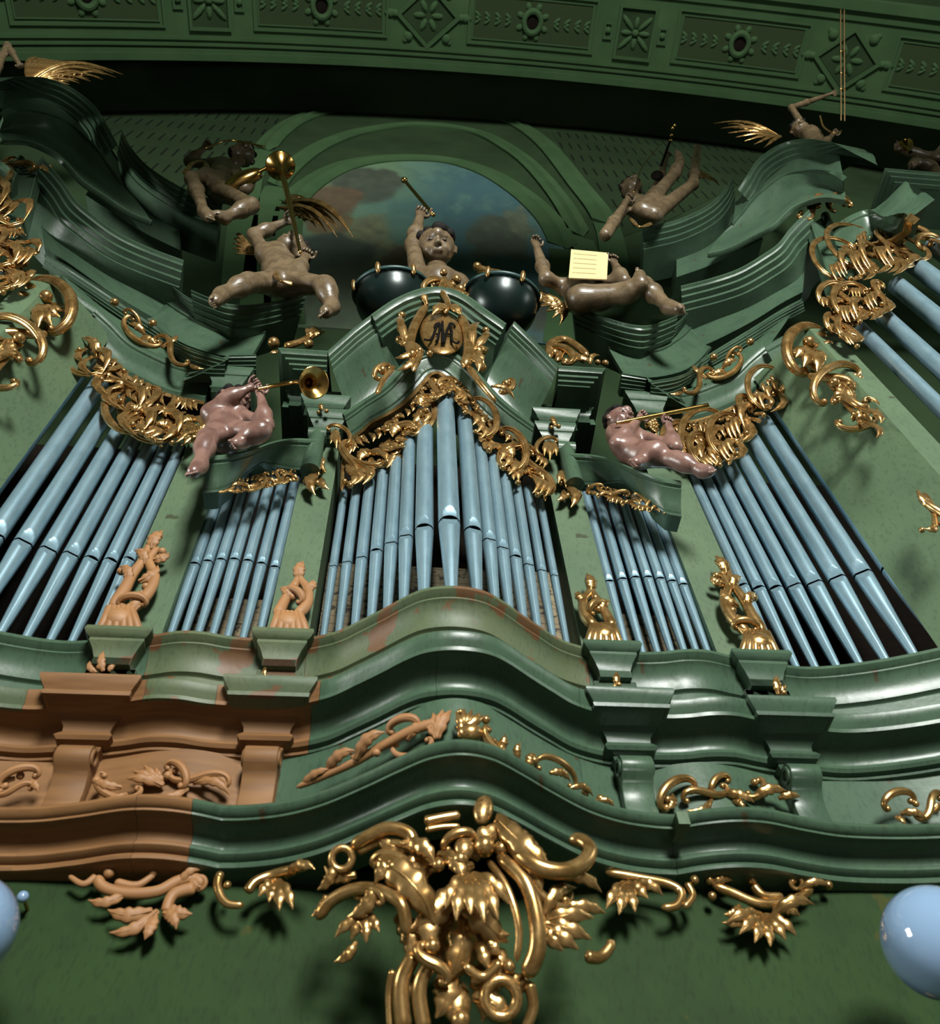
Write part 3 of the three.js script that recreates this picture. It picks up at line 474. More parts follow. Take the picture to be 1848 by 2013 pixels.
for (const f of [p => p, mirU]) {
  cp('tower_cornice', sweep(f(C1), C1P, { back: -.35 }), M.green);
  cp('gilt_fillet', sweep(f(C1), [[-.2, -.36], [-.16, -.36], [-.15, -.32], [-.19, -.32]], { back: -.21 }), M.gold);
  cp('capital', sweep(f(CAPB), C1P.map(q => [q[0] * .9, q[1] * 1.1]), { back: -.35 }), M.green);
  cp('attic_cornice', sweep(f(C3), BIG.map(q => [q[0] * 1.15, q[1] * 1.25]), { back: -.75 }), M.green);
  cp('top_cornice', sweep(f(C4), BIG.map(q => [q[0] * 1.15, q[1] * 1.3]), { back: -.7 }), M.green);
  cp('top_cornice', sweep(f(C4b), BIG.map(q => [q[0] * 1.1, q[1] * 1.7]), { back: -.6 }), M.green);
  cp('attic_ledge', sweep(f(drumTop), BIG.map(q => [q[0] * .9, q[1] * .9]), { back: -.5 }), M.green);
  cp('attic_ledge', sweep(f(drumTop2), BIG.map(q => [q[0] * .5, q[1] * .7]), { back: -.3 }), M.green);
  cp('attic_ledge', sweep(f(drumLow), BIG.map(q => [q[0] * .55, q[1] * .55]), { back: -.2 }), M.green);
  cp('tower_frieze', loft(r.frieze.map(f)), M.green);
  cp('frieze_moulding', sweep(f(C2), BIG.map(q => [q[0] * .45, q[1] * .5]), { back: -.1 }), M.green);
  for (const e of [r.cove[0], r.cove[2], r.band[1], r.drum[2]]) cp('edge_moulding', sweep(f(e), EDGE, { back: -.04 }), M.green);
  cp('attic_drum', loft(r.drum.map(f), { smooth: true }), M.green);
  cp('attic_drum', loft(r.drumUp.map(f)), M.green);
  cp('attic_cove', loft(r.cove.map(f), { smooth: true, sub: 8 }), M.green);
  cp('attic_band', loft(r.band.map(f)), M.green);
  cp('attic_wall', loft(r.mid.map(f), { thick: .3 }), M.green);
  cp('attic_wall', loft(r.upper.map(f), { thick: .3 }), M.green);
}

// tilted bracket plate, cornice and attic of the outer towers
for (const f of [p => p, mirU]) {
  const pa = f([[4.153,9.897,.82], [4.576,11.92,.95]]), pb = f([[3.815,9.611,.82], [4.263,11.522,.95]]), flip = f === mirU;
  const A = (flip ? pa.slice().reverse() : pa).map(v3), B = (flip ? pb.slice().reverse() : pb).map(v3);
  cp('bracket_plate', (() => { const off = new THREE.Vector3(0, .12, -.1), c = [A[0], A[1], B[1], B[0]], all = [...c, ...c.map(p => p.clone().add(off))], g = new THREE.BufferGeometry(); g.setAttribute('position', new THREE.Float32BufferAttribute(all.flatMap(p => p.toArray()), 3)); g.setIndex([0, 1, 2, 0, 2, 3, 4, 6, 5, 4, 7, 6, 0, 4, 5, 0, 5, 1, 1, 5, 6, 1, 6, 2, 2, 6, 7, 2, 7, 3, 3, 7, 4, 3, 4, 0]); return boxUV(toCreasedNormals(g, .3)); })(), M.green);
  cp('bracket_roll', tube(rodPts(A[0].toArray(), A[1].toArray(), 8), () => .05, () => .05, FACE, 14), M.green);
  cp('bracket_edge', tube(rodPts(B[0].toArray(), B[1].toArray(), 8), () => .014, () => .014, FACE, 8), M.green);
  cp('tower_cornice', sweep(f([[4.183,10.86,1.1],[4.48,11.159,1.16],[4.689,11.256,1.22],[4.625,10.718,1.3]]), C1P.map(q => [q[0] * 1.1, q[1] * 1.2]), { back: -.4 }), M.green);
  cp('gilt_fillet', sweep(f([[4.252,10.806,1.1],[4.488,11.01,1.16],[4.619,10.934,1.22],[4.522,10.426,1.3]]), [[-.2, -.4], [-.14, -.4], [-.14, -.36], [-.2, -.36]], { back: -.21 }), M.gold);
  { // top cornice of the outer tower, at one height
    const q = [6.055,13.357,1.15], x0 = f === mirU ? -q[0] - 1.6 : q[0], x1 = f === mirU ? -q[0] : q[0] + 1.6;
    block('tower_top_cornice', x0, x1, 1.05, BIG.map(p => [p[0] + .2, p[1] + q[1]]), M.green, { deep: .5 });
  }
}

// ---------- pipes ----------
function makePipe(rad, toe, mouth, top, lipH) {
  const g = new THREE.Group(), N = 28, slit = rad * 0.3, th0 = 0.78;
  const shell = (y0, y1, rows, rAt, flatAt) => {
    const pos = [], idx = [], uv = [];
    rows.forEach(y => { const R = rAt(y), t0 = flatAt(y); for (let k = 0; k <= N; k++) { const a = -Math.PI + k / N * 2 * Math.PI; let x = R * Math.sin(a), z = R * Math.cos(a); if (t0 > 0 && Math.abs(a) < t0) z = R * Math.cos(t0) + 0.002; pos.push(x, y, z); uv.push(a * R, y); } });
    for (let j = 0; j < rows.length - 1; j++) for (let k = 0; k < N; k++) { const a = j * (N + 1) + k, b = a + N + 1; idx.push(a, a + 1, b, a + 1, b + 1, b); }
    const q = new THREE.BufferGeometry(); q.setAttribute('position', new THREE.Float32BufferAttribute(pos, 3)); q.setAttribute('uv', new THREE.Float32BufferAttribute(uv, 2)); q.setIndex(idx); return toCreasedNormals(q, 0.5);
  };
  const lipRows = Array.from({ length: 9 }, (_, i) => mouth + slit + lipH * i / 8), up = y => y < mouth + slit + lipH ? th0 * Math.sqrt(Math.max(0, 1 - ((y - mouth - slit) / lipH) ** 2.4)) : 0;
  mesh('pipe_body', shell(mouth, top, [...lipRows, mouth + slit + lipH * 1.03, lerp(mouth, top, 0.5), top], () => rad, up), M.tin, g);
  const fr = y => lerp(0.016, rad, Math.pow(clamp((y - toe) / (mouth - toe)), 0.92)), fl = y => y > mouth - lipH * 0.55 ? th0 * Math.sqrt(clamp(1 - ((mouth - y) / (lipH * 0.55)) ** 2)) : 0;
  mesh('pipe_foot', shell(toe, mouth, [toe, lerp(toe, mouth, 0.35), lerp(toe, mouth, 0.7), ...Array.from({ length: 7 }, (_, i) => mouth - lipH * 0.6 * (1 - i / 6))], fr, fl), M.tin, g);
  const lang = new THREE.CylinderGeometry(rad * 0.66, rad * 0.66, slit * 3, 20); lang.translate(0, mouth + slit * 0.5, -rad * 0.2); mesh('languid', lang.toNonIndexed(), M.ink, g);
  const lower = new THREE.BoxGeometry(rad * 1.42, rad * 0.1, rad * 0.1); lower.translate(0, mouth - rad * 0.05, rad * Math.cos(th0)); mesh('lower_lip', lower.toNonIndexed(), M.tin, g);
  return g;
}
function pipe(x, z, rad, mouth, top, label, group, toe = 5.12, turn = 0) {
  const g = makePipe(rad, toe, mouth, top, rad * 1.7); g.position.set(x, 0, z); g.rotation.y = turn; g.name = numbered('organ_pipe'); g.userData = { label, category: 'organ pipe', group }; scene.add(g);
}
const CX = [0, .155, .27, .362, .455, .55, .645, .735], CZ = [.37, .31, .24, .18, .115, .055, .015, -.02], CR = [.07, .06, .047, .044, .042, .039, .034, .029];
const CT = [7.849, 7.72, 7.325, 7.293, 7.142, 7.137, 7.065, 6.959];
pipe(0, CZ[0], CR[0], 6.05, CT[0], 'tallest silver pipe at the very centre of the organ', 'pipes of the centre field');
for (let i = 1; i < 8; i++) for (const s of [-1, 1]) pipe(s * CX[i], CZ[i], CR[i], 6.05, CT[i], `${ORD[i - 1]} silver pipe ${s < 0 ? 'left' : 'right'} of the tallest centre pipe`, 'pipes of the centre field', 5.12, s * .25);
for (const [s, side] of sides) for (let i = 0; i < 7; i++) pipe(s * (1.115 + .0855 * i), -.055 + .05 * Math.sin(Math.PI * i / 6), .036, 6.05, 7.35 - .03 * i, `${ORD[i]} thin pipe from the centre in the narrow ${side} field`, `narrow pipes of the ${side} field`);
const TX = [2.045, 2.165, 2.285, 2.41, 2.545, 2.69, 2.855, 3.03], TZ = [-.04, -.06, -.055, -.03, 0, .05, .1, .17], TR = [.041, .046, .05, .054, .058, .062, .066, .07];
const TT = [7.345, 7.446, 7.496, 7.543, 7.699, 7.883, 8.077, 8.39];
for (const [s, side] of sides) for (let i = 0; i < 8; i++) pipe(s * TX[i], TZ[i], TR[i], 6.05, TT[i] + .15, `${ORD[i]} pipe outward from the pilaster in the curved ${side} tower`, `pipes of the ${side} tower`, 5.12, -s * .6);
const OX = [[1690, 640, .062], [1715, 600, .075], [1760, 556, .085], [1792, 516, .095], [1840, 470, .1]];
const OP = [[3.806,8.918,.75], [4.076,9.305,.82], [4.483,9.747,.9], [4.841,10.183,.98], [5.277,10.684,1.05]];
for (const [s, side] of sides) OP.forEach((p, i) => pipe(s * p[0], p[2], OX[i][2], 6.2, p[1], `${ORD[i]} large pipe of the outer ${side} tower beyond the turned pilaster`, `large pipes of the outer ${side} tower`, 5.12, -s * .6));

// ---------- carving ----------
function scrollPts(A, B, side, kind, N = FACE, n = 40) { // C- or S-scroll whose two eyes lie at A and B
  const half = [], H = n / 2; let x = 0, y = 0, th = 0; half.push([0, 0]);
  for (let i = 1; i <= H; i++) { const s = i / H, k = 0.9 + 11 * s * s * s; th += k / H * 1.05; const d = (1 - 0.55 * s) / H; x += d * Math.cos(th); y += d * Math.sin(th); half.push([x, y]); }
  const other = kind === 'c' ? half.map(p => [-p[0], p[1]]) : half.map(p => [-p[0], -p[1]]);
  const P2 = [...other.slice(1).reverse(), ...half];
  const a = P2[0], b = P2[P2.length - 1], L = Math.hypot(b[0] - a[0], b[1] - a[1]), ux = (b[0] - a[0]) / L, uy = (b[1] - a[1]) / L;
  const va = A, d = B.clone().sub(A), D = d.length() / L; d.normalize(); const q = N.clone().cross(d).normalize().multiplyScalar(-side);
  return P2.map(p => { const rx = (p[0] - a[0]) * ux + (p[1] - a[1]) * uy, ry = -(p[0] - a[0]) * uy + (p[1] - a[1]) * ux; return va.clone().addScaledVector(d, rx * D).addScaledVector(q, ry * D); });
}
const bumpN = (pts, h, N = FACE) => pts.map((p, i) => p.clone().addScaledVector(N, h * Math.sin(Math.PI * i / (pts.length - 1))));
function leafGeo(A, B, w, bend = 0.25, N = FACE, lobes = 4, curl = 0.5) {
  const d = B.clone().sub(A), L = d.length(), q = N.clone().cross(d).normalize(), pts = [];
  for (let i = 0; i <= 18; i++) { const t = i / 18; pts.push(A.clone().addScaledVector(d, t).addScaledVector(q, bend * L * Math.sin(Math.PI * t * 0.9)).addScaledVector(N, L * 0.14 * Math.sin(Math.PI * t) + w * curl * t * t)); }
  const W = t => w * Math.max(0.06, Math.pow(Math.sin(Math.PI * Math.min(1, t * 0.93 + 0.09)), 0.7) * (0.72 + 0.28 * Math.abs(Math.cos(Math.PI * lobes * t))));
  const body = tube(pts, W, t => W(t) * 0.34 + 0.002, N, 8);
  const rib = tube(pts.map(p => p.clone().addScaledVector(N, w * 0.3)), t => w * 0.14 * (1.05 - t), t => w * 0.16 * (1.05 - t), N, 5);
  return mergeAll([body, rib]);
}
const ballGeo = (A, r) => { const g = new THREE.SphereGeometry(r, 12, 9); g.translate(A.x, A.y, A.z); return g.toNonIndexed(); };
function carve(items, mat, parent) {
  for (const it of items) {
    const [k, pp, w, a = 1, b = 0] = it, p = pp.map(v3);
    if (k === 'c' || k === 's') {
      const pts = bumpN(scrollPts(p[0], p[1], a, k), w * 1.2);
      const m = mesh('scroll', tube(pts, t => w * (0.4 + 0.6 * Math.sin(Math.PI * t)), t => w * (0.45 + 0.45 * Math.sin(Math.PI * t)), FACE, 8), mat, parent);
      mesh('scroll_ridge', tube(pts.map(q => q.clone().addScaledVector(FACE, w * 0.62)), t => w * 0.3 * Math.sin(Math.PI * t) + 0.001, t => w * 0.3 * Math.sin(Math.PI * t) + 0.001, FACE, 6), mat, m);
      mesh('bead', ballGeo(pts[0], w * 0.8), mat, m); mesh('bead', ballGeo(pts[pts.length - 1], w * 0.8), mat, m);
    } else if (k === 'l') mesh('leaf', leafGeo(p[0], p[1], w, a === 1 && it.length < 4 ? 0.2 : a), mat, parent);
    else if (k === 'b') mesh('bead', ballGeo(p[0], w), mat, parent);
    else if (k === 't') { const q = spline(p, 10 * p.length); const e = t => Math.sqrt(Math.max(.02, 1 - (1 - Math.min(1, t / .1)) ** 2)) * Math.sqrt(Math.max(.02, 1 - (1 - Math.min(1, (1 - t) / .1)) ** 2)); mesh('stem', tube(q, t => w * lerp(1, a, t) * e(t), t => w * lerp(1, a, t) * 0.85 * e(t), FACE, 10), mat, parent); }
    else if (k === 'f') { // fan of leaves from p0; tips p1..pn
      for (let i = 1; i < p.length; i++) mesh('leaf', leafGeo(p[0], p[i], w, (i - (p.length) / 2) * 0.05, FACE, 3, 0.8), mat, parent);
    } else if (k === 'e') { // egg: p0 centre, w half width, a = height ratio
      const g = new THREE.SphereGeometry(1, 18, 14); g.scale(w, w * a, w * 0.7); g.rotateZ(b); g.translate(p[0].x, p[0].y, p[0].z); mesh('boss', g.toNonIndexed(), mat, parent);
    } else if (k === 'd') { const g = new THREE.SphereGeometry(1, 28, 20); g.scale(w, w * a, w * .28); g.rotateX(-b); g.translate(p[0].x, p[0].y, p[0].z); mesh('shield', g.toNonIndexed(), mat, parent); }
    else if (k === 'o') { const g = new THREE.TorusGeometry(w, w * 0.38, 8, 22); g.lookAt(FACE); g.translate(p[0].x, p[0].y, p[0].z); mesh('volute', g.toNonIndexed(), mat, parent); }
  }
}
function ornament(name, label, mat, items, cat = 'carving', group) { const o = thing(name, label, cat, group); carve(items, mat, o); return o; }
const mirItems = items => items.map(([k, pp, w, a, b]) => { const q = [k, pp.map(p => [-p[0], p[1], p[2]]), w]; if (a !== undefined) q.push(k === 'c' || k === 's' || k === 'l' ? -a : a); if (b !== undefined) q.push(-b); if (k === 'l' && a === undefined) q.push(-.2); return q; });
// openwork between an upper and a lower edge: scroll, leaves and beads in every bay
function fretwork(top, bot, n, mat, parent, w) {
  const T = spline(top, 60), Bt = spline(bot, 60), at = (c, t) => { const f = clamp(t) * 60, i = Math.min(59, f | 0); return c[i].clone().lerp(c[i + 1], f - i); };
  const X = (t, d) => at(T, t).lerp(at(Bt, t), d);
  for (let i = 0; i < n; i++) {
    const t0 = i / n, t1 = (i + 1) / n, tm = (t0 + t1) / 2, sd = i % 2 ? 1 : -1, h = X(tm, 0).distanceTo(X(tm, 1)), W = Math.min(.034, w ?? h * .085), b = 1 / n;
    const a = sd > 0 ? .15 : .8, e = sd > 0 ? .8 : .15, pts = bumpN(scrollPts(X(t0, a), X(t1, e), 1, i % 3 === 1 ? 's' : 'c'), W * 1.5);
    const m = mesh('scroll', tube(pts, t => W * (.45 + .5 * Math.sin(Math.PI * t)), t => W * (.3 + .2 * Math.sin(Math.PI * t)), FACE, 8), mat, parent);
    mesh('scroll_ridge', tube(pts.map(q => q.clone().addScaledVector(FACE, W * .4)), t => W * .22 + .001, t => W * .3, FACE, 6), mat, m);
    mesh('bead', ballGeo(pts[0], W * .75), mat, m); mesh('bead', ballGeo(pts[pts.length - 1], W * .75), mat, m);
    // combs of small lobes along the lower edge and the upper edge
    for (let k = 0; k < 3; k++) { const t = t0 + b * (k + .5) / 3; mesh('leaf', leafGeo(X(t - b * .15 * sd, .62), X(t + b * .2 * sd, 1 + .06 * Math.sin(5 * k + i)), W * 1.15, .28 * sd, FACE, 2, .9), mat, parent); }
    for (let k = 0; k < 3; k++) { const t = t0 + b * (k + .5) / 3; mesh('leaf', leafGeo(X(t, 0), X(t + b * .12 * sd, .3), W * .75, .15 * sd, FACE, 3, .9), mat, parent); }
    mesh('leaf', leafGeo(X(t0 + .1 * b, .5), X(t1 - .05 * b, .62), W * 1.5, .22 * sd, FACE, 5, .8), mat, parent);
    mesh('leaf', leafGeo(X(tm, .45), X(t0 - .1 * b, .95), W * 1.3, -.25 * sd, FACE, 4, .9), mat, parent);
    mesh('bead', ballGeo(X(t1 - .25 * b, .98).addScaledVector(FACE, W), W * .7), mat, parent); mesh('bead', ballGeo(X(t0 + .4 * b, .12).addScaledVector(FACE, W), W * .65), mat, parent);
  }
}
const rev = p => p.map(q => [-q[0], q[1], q[2]]);
for (const [s, side] of sides) {
  const f = s > 0 ? p => p : rev;
  let o = thing('pipe_shade', `gilded openwork carving under the ${side} half of the centre arch`, 'carving');
  fretwork(f([[-.032,7.971,.46],[.1,7.927,.45],[.177,7.882,.4],[.265,7.711,.34],[.404,7.588,.27],[.57,7.505,.18],[.712,7.478,.13],[.781,7.395,.1]]), f([[-.035,7.738,.46],[.051,7.646,.46],[.112,7.561,.42],[.195,7.376,.34],[.305,7.18,.27],[.421,7.047,.18],[.549,6.907,.13],[.715,6.786,.1]]), 8, M.gold, o);
  carve([['t', f([[.76,7.509,.1],[.757,7.169,.1],[.738,6.788,.1]]), .018, .8]], M.gold, o);
  o = thing('pipe_shade', `gilded openwork carving over the pipes of the curved ${side} tower`, 'carving');
  const lo = s > 0 ? p => p : p => rev(p).map(q => [q[0], q[1] - .06, q[2]]);
  fretwork(lo([[1.975,8.016,.12],[2.211,8.097,.12],[2.521,8.263,.16],[2.793,8.463,.24],[3.065,8.748,.32]]), lo([[1.884,7.468,.1],[2.037,7.331,.1],[2.336,7.608,.14],[2.591,7.832,.22],[3.088,8.494,.32]]), 7, M.gold, o);
  fretwork(lo([[2.015,7.779,.14],[2.271,7.858,.16],[2.543,8.064,.2]]), lo([[2.116,7.275,.14],[2.23,7.33,.16],[2.353,7.432,.2]]), 3, M.gold, o);
  o = thing('ledge_carving', `gilded leaf carving hanging under the ${side} putto ledge`, 'carving');
  fretwork(f([[1.082,7.013,.12],[1.251,6.839,.2],[1.39,6.644,.26],[1.558,6.553,.28]]), f([[1.07,6.855,.12],[1.199,6.651,.2],[1.339,6.482,.26],[1.528,6.427,.28]]), 6, M.gold, o);
  o = thing('pipe_shade', `gilded openwork carving at the head of the outer ${side} tower`, 'carving');
  fretwork(lo([[4.186,10.445,.95],[4.547,10.877,1],[4.895,11.22,1.02],[4.934,10.811,1.05]]), lo([[3.767,9.475,.95],[4.058,9.602,1],[4.347,9.746,1.02],[4.677,10.023,1.05]]), 6, M.gold, o);
  fretwork(lo([[3.788,9.612,.9],[3.975,9.46,.92],[4.241,9.566,.95]]), lo([[3.48,9.039,.85],[3.593,8.636,.88],[3.988,9.002,.95]]), 5, M.gold, o);
  fretwork(lo([[3.55,9.052,.8],[3.702,8.863,.84]]), lo([[3.407,8.57,.8],[3.434,8.171,.84]]), 3, M.gold, o);
  const mI = s > 0 ? i => i : mirItems;
  ornament('pilaster_drop', `small gilded flower drop on the inner ${side} pilaster`, M.gold, mI([['f',[[.957,7.272,.07],[.873,7.048,.07],[.921,7.004,.07],[.992,7.059,.07],[.909,7.123,.07]],.032],
['b',[[.947,7.198,.07]],.035],
['b',[[.901,7.086,.07]],.023],
['b',[[.973,7.093,.07]],.023],
['l',[[.928,7.054,.07],[.903,6.748,.07]],.043],
['l',[[.934,6.985,.07],[1.001,6.855,.07]],.034],
['l',[[.903,6.982,.07],[.824,6.839,.07]],.034],
['b',[[.925,6.915,.07]],.027]]));
  ornament('keystone_shell', `gilded shell below the inner ${side} capital`, M.gold, mI([['c',[[.781,7.368,.14],[.903,7.577,.14]],.02,1],
['f',[[.854,7.587,.14],[.785,7.331,.14],[.818,7.274,.14],[.874,7.34,.14]],.033],
['b',[[.843,7.491,.14]],.028]]));
  ornament('frieze_carving', `gilded scroll carving in the frieze above the ${side} tower arch`, M.gold, mI([['s',[[2.194,8.562,.2],[2.554,8.922,.2]],.028,1],
['c',[[2.528,8.919,.2],[2.787,9.134,.3]],.029,-1],
['l',[[2.473,8.805,.2],[2.419,9.067,.2]],.038],
['l',[[2.538,8.867,.2],[2.698,8.91,.2]],.038],
['b',[[2.675,9.309,.2]],.04],
['c',[[2.755,9.066,.25],[2.854,9.15,.35]],.019,1],
['b',[[2.977,9.269,.4]],.039],
['l',[[2.157,8.508,.2],[2.025,8.441,.2]],.027],
['b',[[1.973,8.563,.2]],.028],
['l',[[2.645,8.941,.25],[2.797,9.001,.3]],.034]]).map(q => s > 0 ? q : [q[0], q[1].map(p => [p[0], p[1] - .06, p[2]]), ...q.slice(2)]));
  ornament('pilaster_carving', `long gilded scroll carving on the turned ${side} pilaster`, M.gold, mI([['c',[[3.218,8.835,.52],[3.385,8.64,.67]],.061,-1],
['c',[[3.101,8.293,.57],[3.402,8.809,.67]],.053,1],
['f',[[3.23,8.488,.68],[3.017,8.358,.62],[3.021,8.18,.62],[3.108,8.114,.62],[3.276,8.294,.62]],.067],
['f',[[3.181,7.721,.72],[3.103,7.816,.62],[3.062,7.55,.62],[3.203,7.567,.62],[3.381,7.807,.62]],.057],
['f',[[3.078,7.212,.76],[3.079,7.266,.62],[3.103,7.153,.62],[3.203,7.179,.62]],.046],
['b',[[3.208,8.589,.72]],.054],
['b',[[3.098,7.742,.74]],.041],
['b',[[3.377,8.725,.72]],.05],
['l',[[3.26,8.517,.62],[3.167,8.827,.52]],.054],
['s',[[3.1,8.094,.62],[3.242,7.827,.67]],.039,1],
['c',[[3.009,7.628,.62],[3.352,7.926,.72]],.037,1],
['l',[[3.289,8.12,.62],[3.387,8.171,.72]],.043],
['s',[[3.04,7.538,.67],[3.205,7.382,.72]],.036,-1],
['c',[[2.946,7.202,.67],[3.243,7.469,.72]],.031,-1],
['l',[[3.144,7.333,.72],[3.159,7.063,.74]],.039],
['l',[[3.074,7.092,.74],[3.003,6.812,.76]],.034],
['b',[[3.089,7.53,.7]],.036],
['b',[[3.377,7.883,.72]],.033],
['t',[[3.195,8.615,.57],[3.195,8.107,.62],[3.128,7.549,.67],[3.063,7.05,.72]],.036,.5]]).map(q => s > 0 ? q : [q[0], q[1].map(p => [p[0] - .05, p[1] - .12, p[2]]), ...q.slice(2)]));
}
// standing ornaments on the four pedestals: bare wood left, gilded right
const outerStand = [['e',[[1.877,5.334,.12]],.092,.9],
['t',[[1.843,5.437,.13],[1.775,5.306,.15],[1.733,5.222,.13]],.025,1],
['t',[[1.863,5.438,.13],[1.807,5.308,.15],[1.777,5.224,.13]],.025,1],
['t',[[1.886,5.44,.13],[1.839,5.309,.15],[1.821,5.226,.13]],.025,1],
['t',[[1.909,5.441,.13],[1.874,5.311,.15],[1.865,5.228,.13]],.025,1],
['t',[[1.932,5.442,.13],[1.906,5.313,.15],[1.91,5.23,.13]],.025,1],
['t',[[1.955,5.443,.13],[1.941,5.315,.15],[1.954,5.233,.13]],.025,1],
['t',[[1.853,5.443,.1],[1.79,5.578,.1],[1.785,5.742,.1],[1.86,5.909,.1],[1.837,6.045,.1]],.041,.6],
['t',[[1.952,5.448,.1],[1.93,5.605,.1],[1.922,5.75,.1],[1.896,5.911,.1],[1.893,6.07,.1],[1.84,6.172,.1]],.044,.45],
['l',[[1.866,5.697,.1],[1.796,5.853,.1]],.039],
['l',[[1.839,5.907,.1],[1.758,5.986,.1]],.04],
['l',[[1.923,5.686,.1],[2.018,5.816,.1]],.036],
['l',[[1.873,5.858,.1],[1.972,5.979,.1]],.037],
['l',[[1.87,6.015,.1],[1.837,6.199,.1]],.048,-.1],
['b',[[1.803,6,.1]],.027],
['b',[[1.996,5.789,.1]],.026],
['c',[[1.905,5.482,.1],[1.785,5.494,.1]],.025,-1],
['l',[[1.929,5.456,.1],[1.795,5.485,.1]],.041],
['l',[[1.871,5.564,.1],[1.772,5.629,.1]],.035],
['b',[[1.813,5.655,.1]],.026]];
const innerStand = [['e',[[.932,5.355,.12]],.085,.9],
['t',[[.883,5.448,.13],[.84,5.331,.15],[.81,5.256,.13]],.025,1],
['t',[[.905,5.449,.13],[.871,5.333,.15],[.85,5.258,.13]],.025,1],
['t',[[.927,5.45,.13],[.901,5.334,.15],[.89,5.26,.13]],.025,1],
['t',[[.949,5.452,.13],[.932,5.336,.15],[.929,5.262,.13]],.025,1],
['t',[[.971,5.453,.13],[.963,5.338,.15],[.969,5.264,.13]],.025,1],
['t',[[.997,5.454,.13],[.997,5.339,.15],[1.012,5.266,.13]],.025,1],
['t',[[.894,5.445,.1],[.847,5.552,.1],[.859,5.695,.1],[.917,5.798,.1],[.909,5.919,.1]],.04,.45],
['t',[[1.006,5.442,.1],[.987,5.551,.1],[.966,5.653,.1],[.932,5.769,.1],[.918,5.889,.1]],.04,.45],
['c',[[.895,5.569,.1],[.978,5.645,.1]],.025,1],
['l',[[.866,5.676,.1],[.841,5.773,.1]],.035],
['b',[[.94,5.614,.1]],.028],
['l',[[.955,5.586,.1],[1.029,5.676,.1]],.035],
['l',[[.914,5.777,.1],[.907,5.95,.1]],.042,-.1],
['l',[[.987,5.441,.1],[.862,5.479,.1]],.037],
['b',[[.938,5.72,.1]],.026]];
ornament('pedestal_ornament', 'tall gilded scroll ornament on the outer right pedestal', M.gold, outerStand);
ornament('pedestal_ornament', 'short gilded scroll ornament on the inner right pedestal', M.gold, innerStand);
ornament('pedestal_ornament', 'tall bare wood scroll ornament on the outer left pedestal', M.carvedWood, mirItems(outerStand));
ornament('pedestal_ornament', 'short bare wood scroll ornament on the inner left pedestal', M.carvedWood, mirItems(innerStand));
ornament('bud', 'small gilded bud on the cornice below the inner right pedestal', M.gold, [['l',[[.868,4.779,.3],[.889,4.877,.3]],.022,.05],
['b',[[.881,4.787,.3]],.016],
['b',[[.856,4.772,.3]],.013]]);
ornament('bud', 'small gilded bud on the cornice below the outer right pedestal', M.gold, [['l',[[1.758,4.77,.28],[1.798,4.907,.28]],.027,.1],
['b',[[1.791,4.786,.28]],.019],
['l',[[1.781,4.771,.28],[1.83,4.833,.28]],.016]]);
ornament('bud', 'bare wood leaf bud on the cornice below the outer left pedestal', M.carvedWood, [['l',[[-1.774,4.782,.28],[-1.809,4.918,.28]],.023,.05],
['l',[[-1.804,4.773,.28],[-1.852,4.85,.28]],.018],
['l',[[-1.744,4.783,.28],[-1.722,4.82,.28]],.018],
['b',[[-1.799,4.809,.28]],.018]]);
ornament('bud', 'tiny gilded bud on the cornice below the inner left pedestal', M.gold, [['l',[[-.963,4.763,.3],[-.97,4.828,.3]],.013,.05],
['b',[[-.964,4.771,.3]],.01]]);
// frieze carvings
ornament('frieze_carving', 'gilded leaf scroll in the lower frieze between the right consoles', M.gold, [['c',[[1.063,4.21,.05],[1.222,4.328,.05]],.023,1],
['l',[[1.109,4.294,.05],[1.057,4.204,.05]],.023],
['s',[[1.177,4.251,.05],[1.387,4.348,.05]],.02,-1],
['c',[[1.334,4.3,.05],[1.423,4.38,.05]],.018,1],
['l',[[1.374,4.301,.05],[1.515,4.244,.05]],.028,.1],
['c',[[1.507,4.305,.05],[1.586,4.385,.05]],.021,-1],
['l',[[1.525,4.275,.05],[1.71,4.31,.05]],.031,.15],
['l',[[1.659,4.278,.05],[1.774,4.287,.05]],.023,.1],
['b',[[1.564,4.375,.05]],.021],
['b',[[1.079,4.258,.05]],.023],
['l',[[1.312,4.269,.05],[1.152,4.206,.05]],.02],
['l',[[1.414,4.257,.05],[1.456,4.207,.05]],.02],
['b',[[1.325,4.315,.05]],.018]]);
ornament('frieze_carving', 'gilded leaf scroll in the lower frieze at the right picture edge', M.gold, [['c',[[2.209,4.224,.06],[2.354,4.273,.06]],.021,1],
['l',[[2.263,4.195,.06],[2.377,4.154,.06]],.023],
['l',[[2.229,4.18,.06],[2.246,4.13,.06]],.02],
['s',[[2.345,4.197,.06],[2.522,4.293,.06]],.021,1],
['b',[[2.374,4.258,.06]],.018],
['l',[[2.426,4.199,.06],[2.524,4.231,.06]],.023]]);
